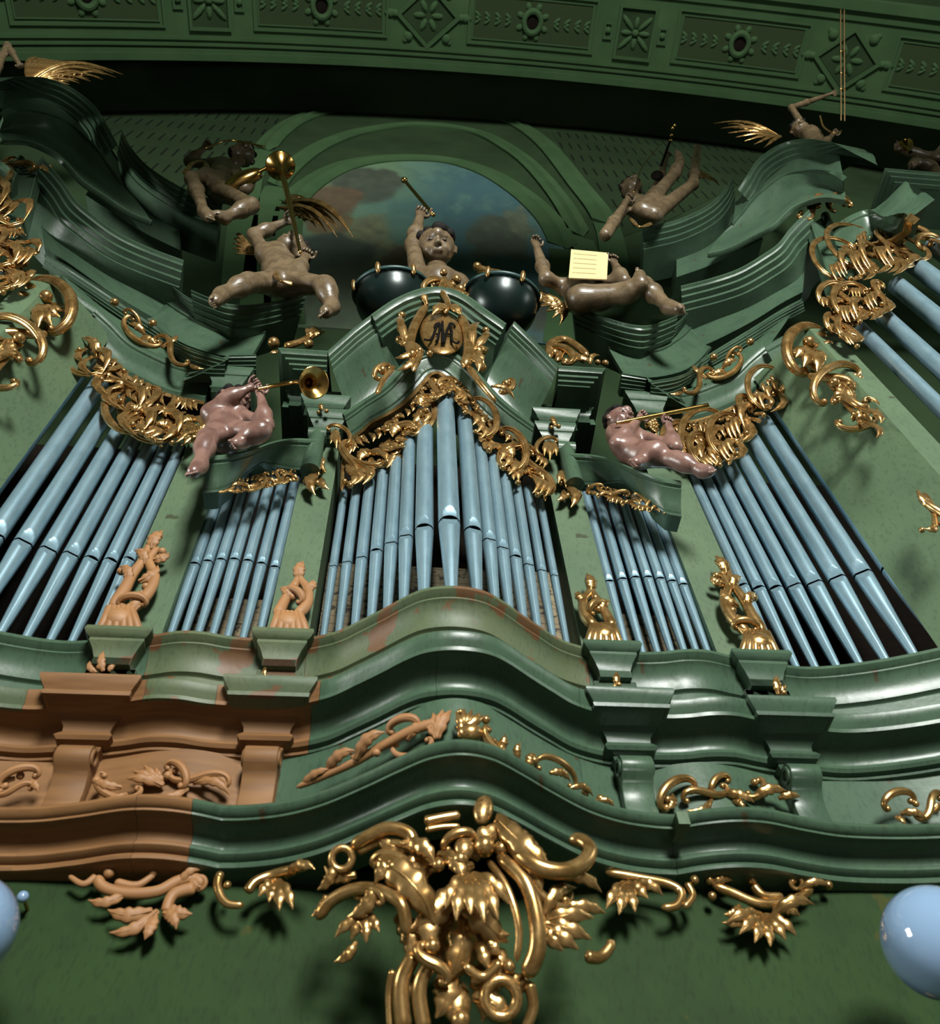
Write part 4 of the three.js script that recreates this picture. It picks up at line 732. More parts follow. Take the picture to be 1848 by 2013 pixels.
ornament('frieze_carving', 'bare wood shell and leaf carving between the left consoles', M.carvedWood, [['l',[[-1.556,4.237,.08],[-1.698,4.285,.08]],.024,.1],
['c',[[-1.656,4.301,.08],[-1.485,4.233,.08]],.019,-1],
['f',[[-1.372,4.251,.08],[-1.543,4.275,.08],[-1.528,4.325,.08],[-1.483,4.362,.08],[-1.421,4.352,.08]],.026],
['c',[[-1.373,4.353,.08],[-1.29,4.253,.08]],.02,1],
['s',[[-1.334,4.34,.08],[-1.09,4.258,.08]],.02,1],
['l',[[-1.252,4.239,.08],[-1.407,4.201,.08]],.022],
['l',[[-1.235,4.269,.08],[-1.053,4.188,.08]],.024],
['b',[[-1.363,4.309,.08]],.022],
['l',[[-1.197,4.314,.08],[-1.076,4.244,.08]],.022],
['l',[[-1.523,4.204,.08],[-1.599,4.188,.08]],.019],
['b',[[-1.682,4.271,.08]],.022]]);
ornament('frieze_carving', 'bare wood leaf carving at the left picture edge', M.carvedWood, [['c',[[-2.082,4.231,.08],[-1.967,4.292,.08]],.021,1],
['l',[[-2.053,4.275,.08],[-2.178,4.3,.08]],.024],
['l',[[-1.997,4.248,.08],[-1.921,4.193,.08]],.021],
['s',[[-2.094,4.203,.08],[-1.964,4.22,.08]],.016,1],
['b',[[-2.036,4.29,.08]],.019]]);
const crestW = [['t',[[-.745,4.228,.12],[-.607,4.24,.2],[-.466,4.244,.3],[-.328,4.27,.4],[-.191,4.296,.48],[-.04,4.318,.52]],.017,1.6],
['l',[[-.608,4.252,.2],[-.468,4.278,.32]],.031,.15],
['l',[[-.726,4.229,.12],[-.584,4.251,.22]],.022,.1],
['l',[[-.465,4.234,.32],[-.33,4.304,.42]],.033,.2],
['f',[[-.099,4.223,.5],[-.167,4.351,.46],[-.12,4.382,.48],[-.073,4.387,.5],[-.03,4.383,.5]],.03],
['c',[[-.307,4.337,.4],[-.202,4.319,.46]],.022,1],
['c',[[-.281,4.262,.4],[-.144,4.23,.48]],.016,-1],
['l',[[-.419,4.25,.32],[-.493,4.299,.3]],.021],
['b',[[-.372,4.232,.38]],.019],
['l',[[-.235,4.26,.44],[-.132,4.304,.48]],.028]];
const crestG = [['f',[[.002,4.199,.54],[-.022,4.341,.54],[.019,4.365,.54],[.061,4.36,.54],[.101,4.337,.54],[.131,4.316,.54]],.025],
['e',[[.048,4.221,.55]],.055,.8],
['b',[[.005,4.34,.55]],.016],
['b',[[.122,4.298,.55]],.021],
['c',[[.132,4.247,.54],[.19,4.18,.5]],.021,-1],
['l',[[.194,4.212,.48],[.13,4.218,.54]],.023],
['l',[[.185,4.182,.48],[.207,4.254,.5]],.023,-.1],
['l',[[.284,4.193,.4],[.301,4.274,.42]],.021],
['l',[[.336,4.183,.36],[.379,4.257,.36]],.026],
['b',[[.364,4.227,.36]],.021],
['c',[[.392,4.216,.32],[.551,4.196,.22]],.017,1],
['l',[[.442,4.204,.3],[.548,4.195,.24]],.022],
['l',[[.549,4.181,.22],[.674,4.187,.14]],.019],
['b',[[.635,4.2,.16]],.02],
['b',[[.717,4.203,.12]],.02],
['l',[[.69,4.187,.12],[.787,4.168,.09]],.017]];
ornament('crest_carving', 'bare wood half of the leafy crest in the bulging centre frieze', M.carvedWood, crestW);
ornament('crest_carving', 'gilded half of the leafy crest in the bulging centre frieze', M.gold, crestG);
// carvings on the wall below the case
ornament('wall_carving', 'bare wood leaf carving on the wall below the left cornice', M.carvedWood, [['t',[[-1.568,3.847,-.02],[-1.532,3.799,-.02],[-1.416,3.768,-.02],[-1.289,3.779,-.02],[-1.214,3.828,-.02],[-1.14,3.839,-.02],[-1.104,3.805,-.02]],.025,1],
['o',[[-1.12,3.82,-.02]],.027],
['t',[[-1.568,3.847,-.02],[-1.61,3.808,-.02],[-1.687,3.845,-.02]],.018,.6],
['t',[[-1.484,3.817,-.02],[-1.383,3.806,-.02],[-1.321,3.861,-.02]],.02,.7],
['b',[[-1.519,3.862,-.02]],.025],
['b',[[-1.329,3.865,-.02]],.018],
['l',[[-1.416,3.77,-.02],[-1.569,3.745,-.02]],.026],
['l',[[-1.289,3.69,-.02],[-1.471,3.7,-.02]],.035,.15],
['l',[[-1.267,3.691,-.02],[-1.443,3.604,-.02]],.03,.2],
['l',[[-1.272,3.668,-.02],[-1.287,3.562,-.02]],.03,.05],
['l',[[-1.243,3.68,-.02],[-1.172,3.602,-.02]],.028],
['l',[[-1.238,3.702,-.02],[-1.116,3.681,-.02]],.033,-.1],
['t',[[-1.131,3.798,-.02],[-1.22,3.761,-.02],[-1.233,3.68,-.02]],.029,.8],
['l',[[-1.21,3.809,-.02],[-1.094,3.884,-.02]],.02],
['l',[[-1.109,3.798,-.02],[-1.155,3.858,-.02]],.022]]);
ornament('wall_carving', 'gilded leaf carving on the wall below the right cornice', M.gold, [['t',[[1.213,3.843,-.02],[1.299,3.806,-.02],[1.405,3.758,-.02],[1.554,3.767,-.02],[1.672,3.824,-.02],[1.697,3.889,-.02],[1.635,3.891,-.02],[1.597,3.854,-.02]],.024,.7],
['o',[[1.624,3.862,-.02]],.029],
['t',[[1.409,3.846,-.02],[1.442,3.796,-.02],[1.538,3.792,-.02]],.024,.7],
['b',[[1.412,3.872,-.02]],.024],
['l',[[1.623,3.823,-.02],[1.779,3.831,-.02]],.021],
['b',[[1.777,3.851,-.02]],.022],
['l',[[1.317,3.745,-.02],[1.222,3.707,-.02]],.026],
['l',[[1.362,3.696,-.02],[1.199,3.666,-.02]],.028,.1],
['f',[[1.41,3.697,-.02],[1.217,3.647,-.02],[1.262,3.601,-.02],[1.321,3.567,-.02],[1.385,3.552,-.02],[1.464,3.58,-.02],[1.518,3.599,-.02]],.03],
['l',[[1.457,3.697,-.02],[1.664,3.736,-.02]],.032],
['l',[[1.466,3.722,-.02],[1.573,3.687,-.02]],.03],
['b',[[1.207,3.869,-.02]],.024],
['b',[[1.197,3.788,-.02]],.021],
['l',[[1.213,3.843,-.02],[1.314,3.858,-.02]],.024]]);
ornament('wall_carving', 'gilded scroll beside the big cartouche below the left cornice', M.gold, [['t',[[-1.03,3.835,.04],[-1.025,3.763,.04],[-.975,3.693,.04],[-.899,3.683,.04]],.02,.8],
['t',[[-.898,3.741,.04],[-.873,3.789,.04],[-.792,3.831,.04],[-.621,3.814,.14]],.024,.8],
['f',[[-.776,3.802,.04],[-.84,3.718,.04],[-.794,3.696,.04],[-.745,3.657,.04],[-.692,3.662,.04]],.029],
['l',[[-.745,3.815,.04],[-.607,3.778,.14]],.029],
['b',[[-1.027,3.818,.04]],.02],
['b',[[-.986,3.775,.04]],.018]]);
ornament('wall_carving', 'gilded scroll beside the big cartouche below the right cornice', M.gold, [['t',[[.699,3.862,.04],[.837,3.839,.04],[.996,3.803,.04],[1.034,3.767,.04],[.996,3.705,.04],[.923,3.693,.04]],.023,.8],
['t',[[1.07,3.817,.04],[1.083,3.755,.04],[1.028,3.694,.04]],.019,.8],
['f',[[.785,3.813,.04],[.668,3.678,.04],[.721,3.655,.04],[.792,3.668,.04],[.862,3.728,.04]],.032],
['l',[[.806,3.801,.04],[.934,3.741,.04]],.03],
['b',[[1.11,3.83,.04]],.021],
['b',[[1.018,3.779,.04]],.018]]);
// the great cartouche under the centre
ornament('cartouche', 'large gilded rocaille cartouche with volutes hanging under the centre cornice', M.gold, [['d',[[-.04,3.435,.28]],.125,1.35,-.1],
['l',[[-.022,3.531,.46],[-.215,3.389,.38]],.06,.1],
['l',[[-.012,3.51,.46],[.175,3.352,.38]],.06,-.1],
['l',[[-.101,3.618,.46],[-.304,3.65,.44]],.053,.1],
['l',[[.043,3.643,.46],[.197,3.763,.46]],.049],
['l',[[-.255,3.449,.38],[-.21,3.284,.32]],.047],
['l',[[.098,3.343,.36],[.113,3.192,.32]],.051],
['l',[[-.077,3.274,.34],[-.112,3.12,.28]],.057],
['l',[[.039,3.275,.34],[.055,3.103,.28]],.054],
['l',[[-.424,3.619,.38],[-.551,3.674,.36]],.033],
['l',[[-.183,3.708,.46],[-.351,3.751,.46]],.037],
['l',[[-.209,3.294,.3],[-.261,3.165,.26]],.035],
['l',[[.151,3.219,.34],[.254,3.174,.32]],.034],
['c',[[-.344,3.626,.44],[-.221,3.528,.46]],.024,1],
['c',[[.296,3.533,.5],[.396,3.473,.46]],.022,-1],
['s',[[-.158,3.308,.42],[-.08,3.198,.38]],.023,1],
['b',[[-.121,3.298,.44]],.03],
['b',[[.165,3.245,.4]],.026],
['b',[[-.015,3.084,.34]],.036],
['l',[[-.007,3.525,.4],[-.077,3.218,.34]],.069,.12],
['l',[[-.119,3.511,.42],[-.097,3.264,.36]],.048,-.1],
['f',[[.056,3.36,.4],[.091,3.245,.38],[.142,3.293,.38],[.174,3.361,.4]],.031],
['l',[[.038,3.594,.5],[-.065,3.602,.52]],.032],
['l',[[.201,3.597,.5],[.29,3.469,.5]],.028],
['l',[[-.34,3.537,.46],[-.451,3.447,.38]],.034,.2],
['l',[[-.244,3.602,.48],[-.34,3.527,.46]],.036,-.2],
['b',[[-.016,3.59,.54]],.032],
['b',[[-.101,3.579,.52]],.026],
['e',[[.002,3.653,.52]],.041,1.2],
['l',[[-.538,3.542,.36],[-.592,3.48,.32]],.02],
['l',[[.35,3.555,.5],[.547,3.508,.44]],.03,.15],
['l',[[.375,3.442,.44],[.57,3.458,.38]],.03,.1],
['e',[[-.023,3.165,.3]],.056,1.4],
['t',[[.154,3.846,.48],[.203,3.668,.53],[.271,3.56,.56],[.369,3.533,.56],[.469,3.58,.54],[.516,3.658,.52],[.489,3.713,.5],[.443,3.725,.48]],.037,.75],
['l',[[.146,3.787,.52],[.344,3.556,.54]],.055,-.06],
['l',[[.168,3.834,.48],[.339,3.645,.5]],.039,-.1],
['e',[[.094,3.864,.48]],.043,1.7,-.2],
['b',[[.083,3.657,.53]],.043],
['b',[[.153,3.662,.51]],.029],
['t',[[.138,3.641,.5],[.234,3.515,.52],[.269,3.386,.5],[.267,3.275,.46],[.226,3.204,.4]],.029,1.2],
['t',[[.099,3.631,.48],[.167,3.494,.5],[.202,3.351,.48],[.192,3.247,.43]],.016,.8],
['f',[[.022,3.531,.53],[-.073,3.385,.53],[-.037,3.336,.54],[.013,3.349,.56],[.058,3.32,.56],[.109,3.338,.54],[.156,3.41,.52]],.034],
['c',[[-.062,3.66,.5],[.03,3.695,.52]],.02,1],
['o',[[-.484,3.658,.43]],.041],
['t',[[-.451,3.704,.43],[-.371,3.732,.48],[-.3,3.746,.51],[-.217,3.713,.52],[-.195,3.656,.51]],.031,.8],
['t',[[-.425,3.686,.43],[-.328,3.716,.46],[-.236,3.68,.5]],.019,.8],
['t',[[-.156,3.799,.48],[-.079,3.82,.48],[-.004,3.837,.48]],.025,.8],
['t',[[-.151,3.761,.48],[-.08,3.777,.48],[-.006,3.783,.48]],.015,.8],
['l',[[-.516,3.636,.42],[-.577,3.567,.36]],.026],
['t',[[-.566,3.464,.32],[-.516,3.516,.36],[-.418,3.533,.42],[-.319,3.501,.46],[-.239,3.432,.48],[-.216,3.341,.43]],.026,.9],
['f',[[-.383,3.458,.38],[-.484,3.378,.34],[-.425,3.369,.34],[-.367,3.349,.36],[-.321,3.378,.38]],.024],
['l',[[-.406,3.369,.34],[-.488,3.316,.3]],.023],
['b',[[-.375,3.466,.42]],.024],
['b',[[-.346,3.481,.43]],.02],
['c',[[-.407,3.509,.4],[-.326,3.465,.44]],.016,1],
['l',[[-.335,3.623,.48],[-.12,3.387,.42]],.069,.1],
['l',[[-.246,3.68,.5],[-.125,3.579,.52]],.037],
['e',[[-.2,3.568,.5]],.032,1.1],
['b',[[-.284,3.578,.5]],.024],
['t',[[-.184,3.299,.38],[-.228,3.218,.34],[-.213,3.068,.28]],.029,1.1],
['t',[[-.119,3.272,.4],[-.163,3.19,.36],[-.141,3.059,.3]],.026,1.1],
['o',[[.134,3.151,.36]],.059],
['t',[[.239,3.2,.38],[.253,3.128,.34],[.218,3.059,.3]],.023,.8],
['f',[[.295,3.379,.46],[.311,3.321,.44],[.369,3.293,.42],[.428,3.297,.42],[.482,3.333,.42],[.505,3.414,.42]],.035],
['t',[[.286,3.385,.46],[.334,3.373,.46],[.394,3.432,.44],[.441,3.536,.42]],.021,.6],
['l',[[.304,3.398,.48],[.457,3.524,.44]],.031],
['t',[[.468,3.306,.36],[.532,3.313,.34],[.58,3.357,.34],[.584,3.381,.34]],.025,.7],
['b',[[.515,3.544,.48]],.018],
['t',[[.135,3.253,.42],[.068,3.207,.4],[-.004,3.237,.42]],.019,.8],
['l',[[-.103,3.637,.5],[-.017,3.505,.52]],.037],
['t',[[-.263,3.274,.32],[-.272,3.21,.28],[-.261,3.086,.24]],.015,1],
['l',[[.034,3.164,.34],[.165,3.068,.28]],.037]]);
// monogram cartouche in the pediment
{
  const o = ornament('monogram_cartouche', 'gilded crowned cartouche with a black monogram under the pediment arch', M.gold, [['d',[[-.031,8.544,.6]],.192,2.3,0],
['t',[[-.169,9.037,.64],[-.268,8.563,.64],[-.3,8.144,.64],[-.272,7.955,.64]],.041,1],
['t',[[.133,8.854,.64],[.18,8.528,.64],[.182,8.118,.64],[.142,7.829,.64]],.041,1.2],
['t',[[-.326,8.264,.62],[-.221,8.036,.65],[-.268,7.722,.62]],.034,.7],
['l',[[-.261,8.074,.63],[-.421,7.971,.6]],.037],
['l',[[-.26,7.999,.62],[-.402,7.786,.58]],.037],
['t',[[-.416,7.833,.6],[-.487,7.641,.58],[-.535,7.441,.55]],.024,.8],
['f',[[-.324,8.184,.62],[-.426,8.523,.6],[-.388,8.269,.6],[-.381,8.806,.6]],.042],
['b',[[-.383,8.863,.6]],.036],
['b',[[-.386,8.341,.6]],.038],
['c',[[-.528,7.696,.55],[-.455,7.823,.58]],.024,1],
['b',[[-.504,7.748,.6]],.036],
['f',[[.217,8.145,.63],[.349,8.594,.6],[.351,8.231,.6],[.293,7.933,.6],[.313,8.753,.6]],.042],
['b',[[.352,8.649,.6]],.035],
['b',[[.308,8.224,.6]],.038],
['b',[[.284,7.913,.6]],.037],
['t',[[.164,7.853,.63],[.274,7.574,.6],[.371,7.451,.54]],.028,.7],
['c',[[.427,7.664,.52],[.493,7.789,.55]],.024,-1],
['b',[[.469,7.742,.55]],.036],
['l',[[.334,7.582,.6],[.52,7.545,.5]],.027],
['l',[[.149,8.017,.64],[.221,7.745,.62]],.045],
['c',[[-.154,9.246,.68],[-.022,9.412,.7]],.033,1],
['c',[[.074,9.43,.7],[.188,9.247,.68]],.038,-1],
['t',[[.003,9.562,.72],[-.035,9.227,.72],[.018,8.98,.7],[-.002,8.791,.68]],.034,.8],
['b',[[-.079,9.427,.7]],.038],
['b',[[.111,9.571,.7]],.048],
['b',[[.142,9.313,.7]],.052],
['b',[[-.116,9.19,.68]],.042],
['f',[[.019,8.971,.68],[-.117,8.707,.66],[.128,8.748,.66]],.054],
['b',[[-.01,9.684,.72]],.039],
['l',[[-.161,8.989,.66],[-.116,9.317,.68]],.041],
['b',[[-.221,8.014,.66]],.033],
['b',[[-.14,7.979,.66]],.028]]);
  const q = (s) => s.map(p => p.map(v => v)); const strokes = [[[-.186,8.236,.665],[-.144,8.222,.665],[-.11,8.33,.665],[-.083,8.513,.665],[-.056,8.594,.665]], [[-.09,8.21,.665],[-.077,8.243,.665],[-.058,8.432,.665],[-.052,8.562,.665]], [[-.052,8.562,.665],[-.028,8.416,.665],[-.022,8.221,.665]], [[-.03,8.631,.665],[-.035,8.189,.665]], [[-.023,8.191,.665],[.002,8.421,.665],[.036,8.609,.665]], [[.036,8.609,.665],[.045,8.427,.665],[.049,8.232,.665],[.086,8.197,.665],[.1,8.24,.665]], [[-.003,8.367,.665],[.048,8.375,.665]], [[-.089,8.354,.665],[-.055,8.359,.665]], [[.036,8.609,.665],[.066,8.581,.665],[.073,8.528,.665]], [[-.056,8.594,.665],[-.087,8.567,.665],[-.096,8.5,.665]]];
  for (const s of strokes) mesh('monogram_stroke', tube(spline(s, 12), () => .011, () => .008, FACE, 6), M.ink, o);
}
// carvings that lie on the cornices above
ornament('cornice_carving', 'gilded volute lying on the right end of the centre cornice', M.gold, [['t',[[.973,8.813,.3],[1.037,9.157,.3],[1.172,9.259,.3],[1.294,9.082,.3],[1.343,8.921,.3]],.046,.8],
['t',[[1.038,8.769,.3],[1.139,9.002,.3],[1.245,8.907,.3],[1.298,8.785,.3]],.037,.8],
['c',[[1.017,8.984,.3],[1.103,8.725,.3]],.038,1],
['b',[[1.034,8.931,.3]],.047],
['l',[[1.157,8.786,.3],[1.337,8.727,.3]],.042],
['b',[[1.419,8.802,.3]],.028],
['b',[[1.488,8.791,.3]],.033],
['l',[[1.34,8.748,.3],[1.462,8.917,.3]],.028],
['b',[[1.116,8.759,.3]],.042]]);
ornament('cornice_carving', 'gilded ball and leaf carving on the left end of the centre cornice', M.gold, [['b',[[-1.5,8.776,.3]],.054],
['l',[[-1.446,8.614,.3],[-1.502,8.554,.3]],.031],
['t',[[-1.393,8.707,.3],[-1.275,8.833,.3],[-1.162,9.04,.3]],.04,.6],
['b',[[-1.195,8.801,.3]],.045],
['f',[[-1.195,8.922,.3],[-1.259,9.082,.3],[-1.184,9.152,.3],[-1.114,9.106,.3],[-1.069,9.021,.3]],.037],
['b',[[-1.171,9.119,.3]],.028]]);
ornament('capital_bud', 'small gilded bud on the inner right capital', M.gold, [['l',[[.914,7.737,.2],[.915,7.89,.2]],.029,.1],
['b',[[.939,7.74,.2]],.021],
['b',[[.877,7.716,.2]],.017]]);
ornament('capital_bud', 'small gilded bud on the inner left capital', M.gold, [['l',[[-.974,7.785,.2],[-.992,7.878,.2]],.024,.1],
['b',[[-.941,7.772,.2]],.02],
['b',[[-1.003,7.748,.2]],.016]]);
ornament('cornice_carving', 'gilded leaf sprig on the bracket of the outer right tower', M.gold, [['s',[[4.121,11.612,1],[4.57,12.144,1]],.035,1],
['l',[[4.384,11.822,1],[4.834,12.324,1]],.042],
['b',[[4.555,12.14,1]],.037],
['l',[[4.666,12.063,1],[5.113,12.445,1]],.043],
['b',[[4.961,12.315,1]],.031],
['b',[[4.212,11.777,1]],.03],
['c',[[4.691,11.964,1],[5.004,12.261,1]],.03,1]]);
ornament('cornice_carving', 'gilded leaf sprig on the bracket at the left picture edge', M.gold, [['s',[[-4.59,11.251,1],[-4.259,11.042,1]],.032,1],
['l',[[-4.573,11.477,1],[-4.635,11.236,1]],.043],
['l',[[-4.259,11.042,1],[-4.036,10.909,1]],.037],
['b',[[-4.132,11.23,1]],.027],
['b',[[-4.372,11.215,1]],.026],
['l',[[-4.37,10.806,1],[-4.571,10.943,1]],.041]]);
ornament('cornice_carving', 'gilded leaf garland at the right picture edge', M.gold, [['s',[[5.146,11.244,1.1],[5.168,10.795,1.1]],.04,1],
['l',[[5.182,11.067,1.1],[5.178,11.444,1.1]],.04],
['b',[[5.268,11.275,1.1]],.04],
['b',[[5.199,10.98,1.1]],.034],
['l',[[5.12,10.697,1.1],[5.035,10.185,1.1]],.044],
['b',[[5.154,10.536,1.1]],.032],
['c',[[4.969,10.33,1.1],[5.27,10.562,1.1]],.032,1]]);
ornament('pilaster_carving', 'gilded leaf carving cut by the right picture edge', M.gold, [['l',[[3.006,5.899,.75],[3.043,6.16,.75]],.029,.2],
['s',[[3.026,6.042,.75],[3.001,5.79,.75]],.026,1],
['l',[[2.953,5.76,.75],[2.855,5.726,.75]],.028],
['b',[[2.839,5.714,.75]],.019],
['t',[[3.053,6.132,.75],[3.035,5.957,.75],[2.932,5.732,.75]],.023,.8]]);

// ---------- putti ----------
const smin = (a, b, k) => { const h = clamp(0.5 + 0.5 * (b - a) / k); return lerp(b, a, h) - k * h * (1 - h); };
function blobMesh(bones, cell, k) { // bones: [a, b, ra, rb] Vector3s; smooth union meshed on a grid
  const bb = new THREE.Box3(); for (const [a, b, ra, rb] of bones) { const m = Math.max(ra, rb) + 3 * cell; bb.expandByPoint(a.clone().addScalar(m)); bb.expandByPoint(a.clone().addScalar(-m)); bb.expandByPoint(b.clone().addScalar(m)); bb.expandByPoint(b.clone().addScalar(-m)); }
  const c = bb.getCenter(new THREE.Vector3()), sz = bb.getSize(new THREE.Vector3()), half = Math.max(sz.x, sz.y, sz.z) / 2 * 1.04, res = Math.min(150, Math.ceil(2 * half / cell));
  const mc = new MarchingCubes(res, new THREE.MeshBasicMaterial(), false, false, 160000); mc.isolation = 0;
  const B = bones.map(([a, b, ra, rb]) => ({ ax: a.x, ay: a.y, az: a.z, dx: b.x - a.x, dy: b.y - a.y, dz: b.z - a.z, l2: Math.max(1e-9, a.distanceToSquared(b)), ra, rb, mx: (a.x + b.x) / 2, my: (a.y + b.y) / 2, mz: (a.z + b.z) / 2, R: a.distanceTo(b) / 2 + Math.max(ra, rb) }));
  const h = res / 2;
  for (let z = 0; z < res; z++) for (let y = 0; y < res; y++) for (let x = 0; x < res; x++) {
    const px = c.x + (x - h) / h * half, py = c.y + (y - h) / h * half, pz = c.z + (z - h) / h * half; let d = 1;
    for (const b of B) {
      const ex = px - b.mx, ey = py - b.my, ez = pz - b.mz; if (Math.sqrt(ex * ex + ey * ey + ez * ez) - b.R > d + k) continue;
      const t = clamp(((px - b.ax) * b.dx + (py - b.ay) * b.dy + (pz - b.az) * b.dz) / b.l2);
      d = smin(d, Math.hypot(px - b.ax - b.dx * t, py - b.ay - b.dy * t, pz - b.az - b.dz * t) - lerp(b.ra, b.rb, t), k);
    }
    mc.field[x + y * res + z * res * res] = -d;
  }
  mc.update();
  const n = mc.count, g = new THREE.BufferGeometry(), P0 = mc.positionArray.slice(0, n * 3);
  for (let i = 0; i < n; i++) { P0[3 * i] = c.x + P0[3 * i] * half; P0[3 * i + 1] = c.y + P0[3 * i + 1] * half; P0[3 * i + 2] = c.z + P0[3 * i + 2] * half; }
  g.setAttribute('position', new THREE.BufferAttribute(P0, 3));
  const m = mergeVertices(g, 1e-5); m.computeVertexNormals(); return boxUV(m.toNonIndexed());
}
function frame(f, u) { const z = f.clone().normalize(), x = u.clone().cross(z).normalize(), y = z.clone().cross(x); return (a, b, c) => x.clone().multiplyScalar(a).addScaledVector(y, b).addScaledVector(z, c); }
function handGeo(el, ha, s, curl, palm, thumb) { // palm with four fingers and a thumb at the end of a forearm
  const d = ha.clone().sub(el).normalize(), side = d.clone().cross(palm).normalize(), pn = side.clone().cross(d).normalize(), out = [];
  const pk = ha.clone().addScaledVector(d, .075 * s);
  out.push(tube([ha.clone().addScaledVector(d, -.03 * s), ha, ha.clone().addScaledVector(d, .04 * s), pk], t => s * (.036 + .018 * t), () => .027 * s, pn, 10));
  for (let i = 0; i < 4; i++) {
    const o = pk.clone().addScaledVector(side, (i - 1.5) * .025 * s).addScaledVector(d, -.01 * s), L = [.062, .075, .072, .055][i] * s, q = [o]; let a = .25 * curl, p = o.clone();
    for (let j = 0; j < 3; j++) { p = p.clone().addScaledVector(d, L * .42 * Math.cos(a)).addScaledVector(pn, L * .42 * Math.sin(a)); q.push(p); a += curl * .75; }
    out.push(tube(spline(q, 9), t => .0135 * s * (1.05 - .25 * t), t => .0135 * s * (1.05 - .25 * t), side, 7));
  }
  const o = ha.clone().addScaledVector(side, thumb * .038 * s).addScaledVector(d, .012 * s), q = [o, o.clone().addScaledVector(side, thumb * .03 * s).addScaledVector(d, .03 * s).addScaledVector(pn, .012 * s), o.clone().addScaledVector(side, thumb * .03 * s).addScaledVector(d, .065 * s).addScaledVector(pn, .03 * s * curl)];
  out.push(tube(spline(q, 8), t => .0165 * s * (1.05 - .3 * t), t => .0165 * s * (1.05 - .3 * t), pn, 7));
  return out;
}
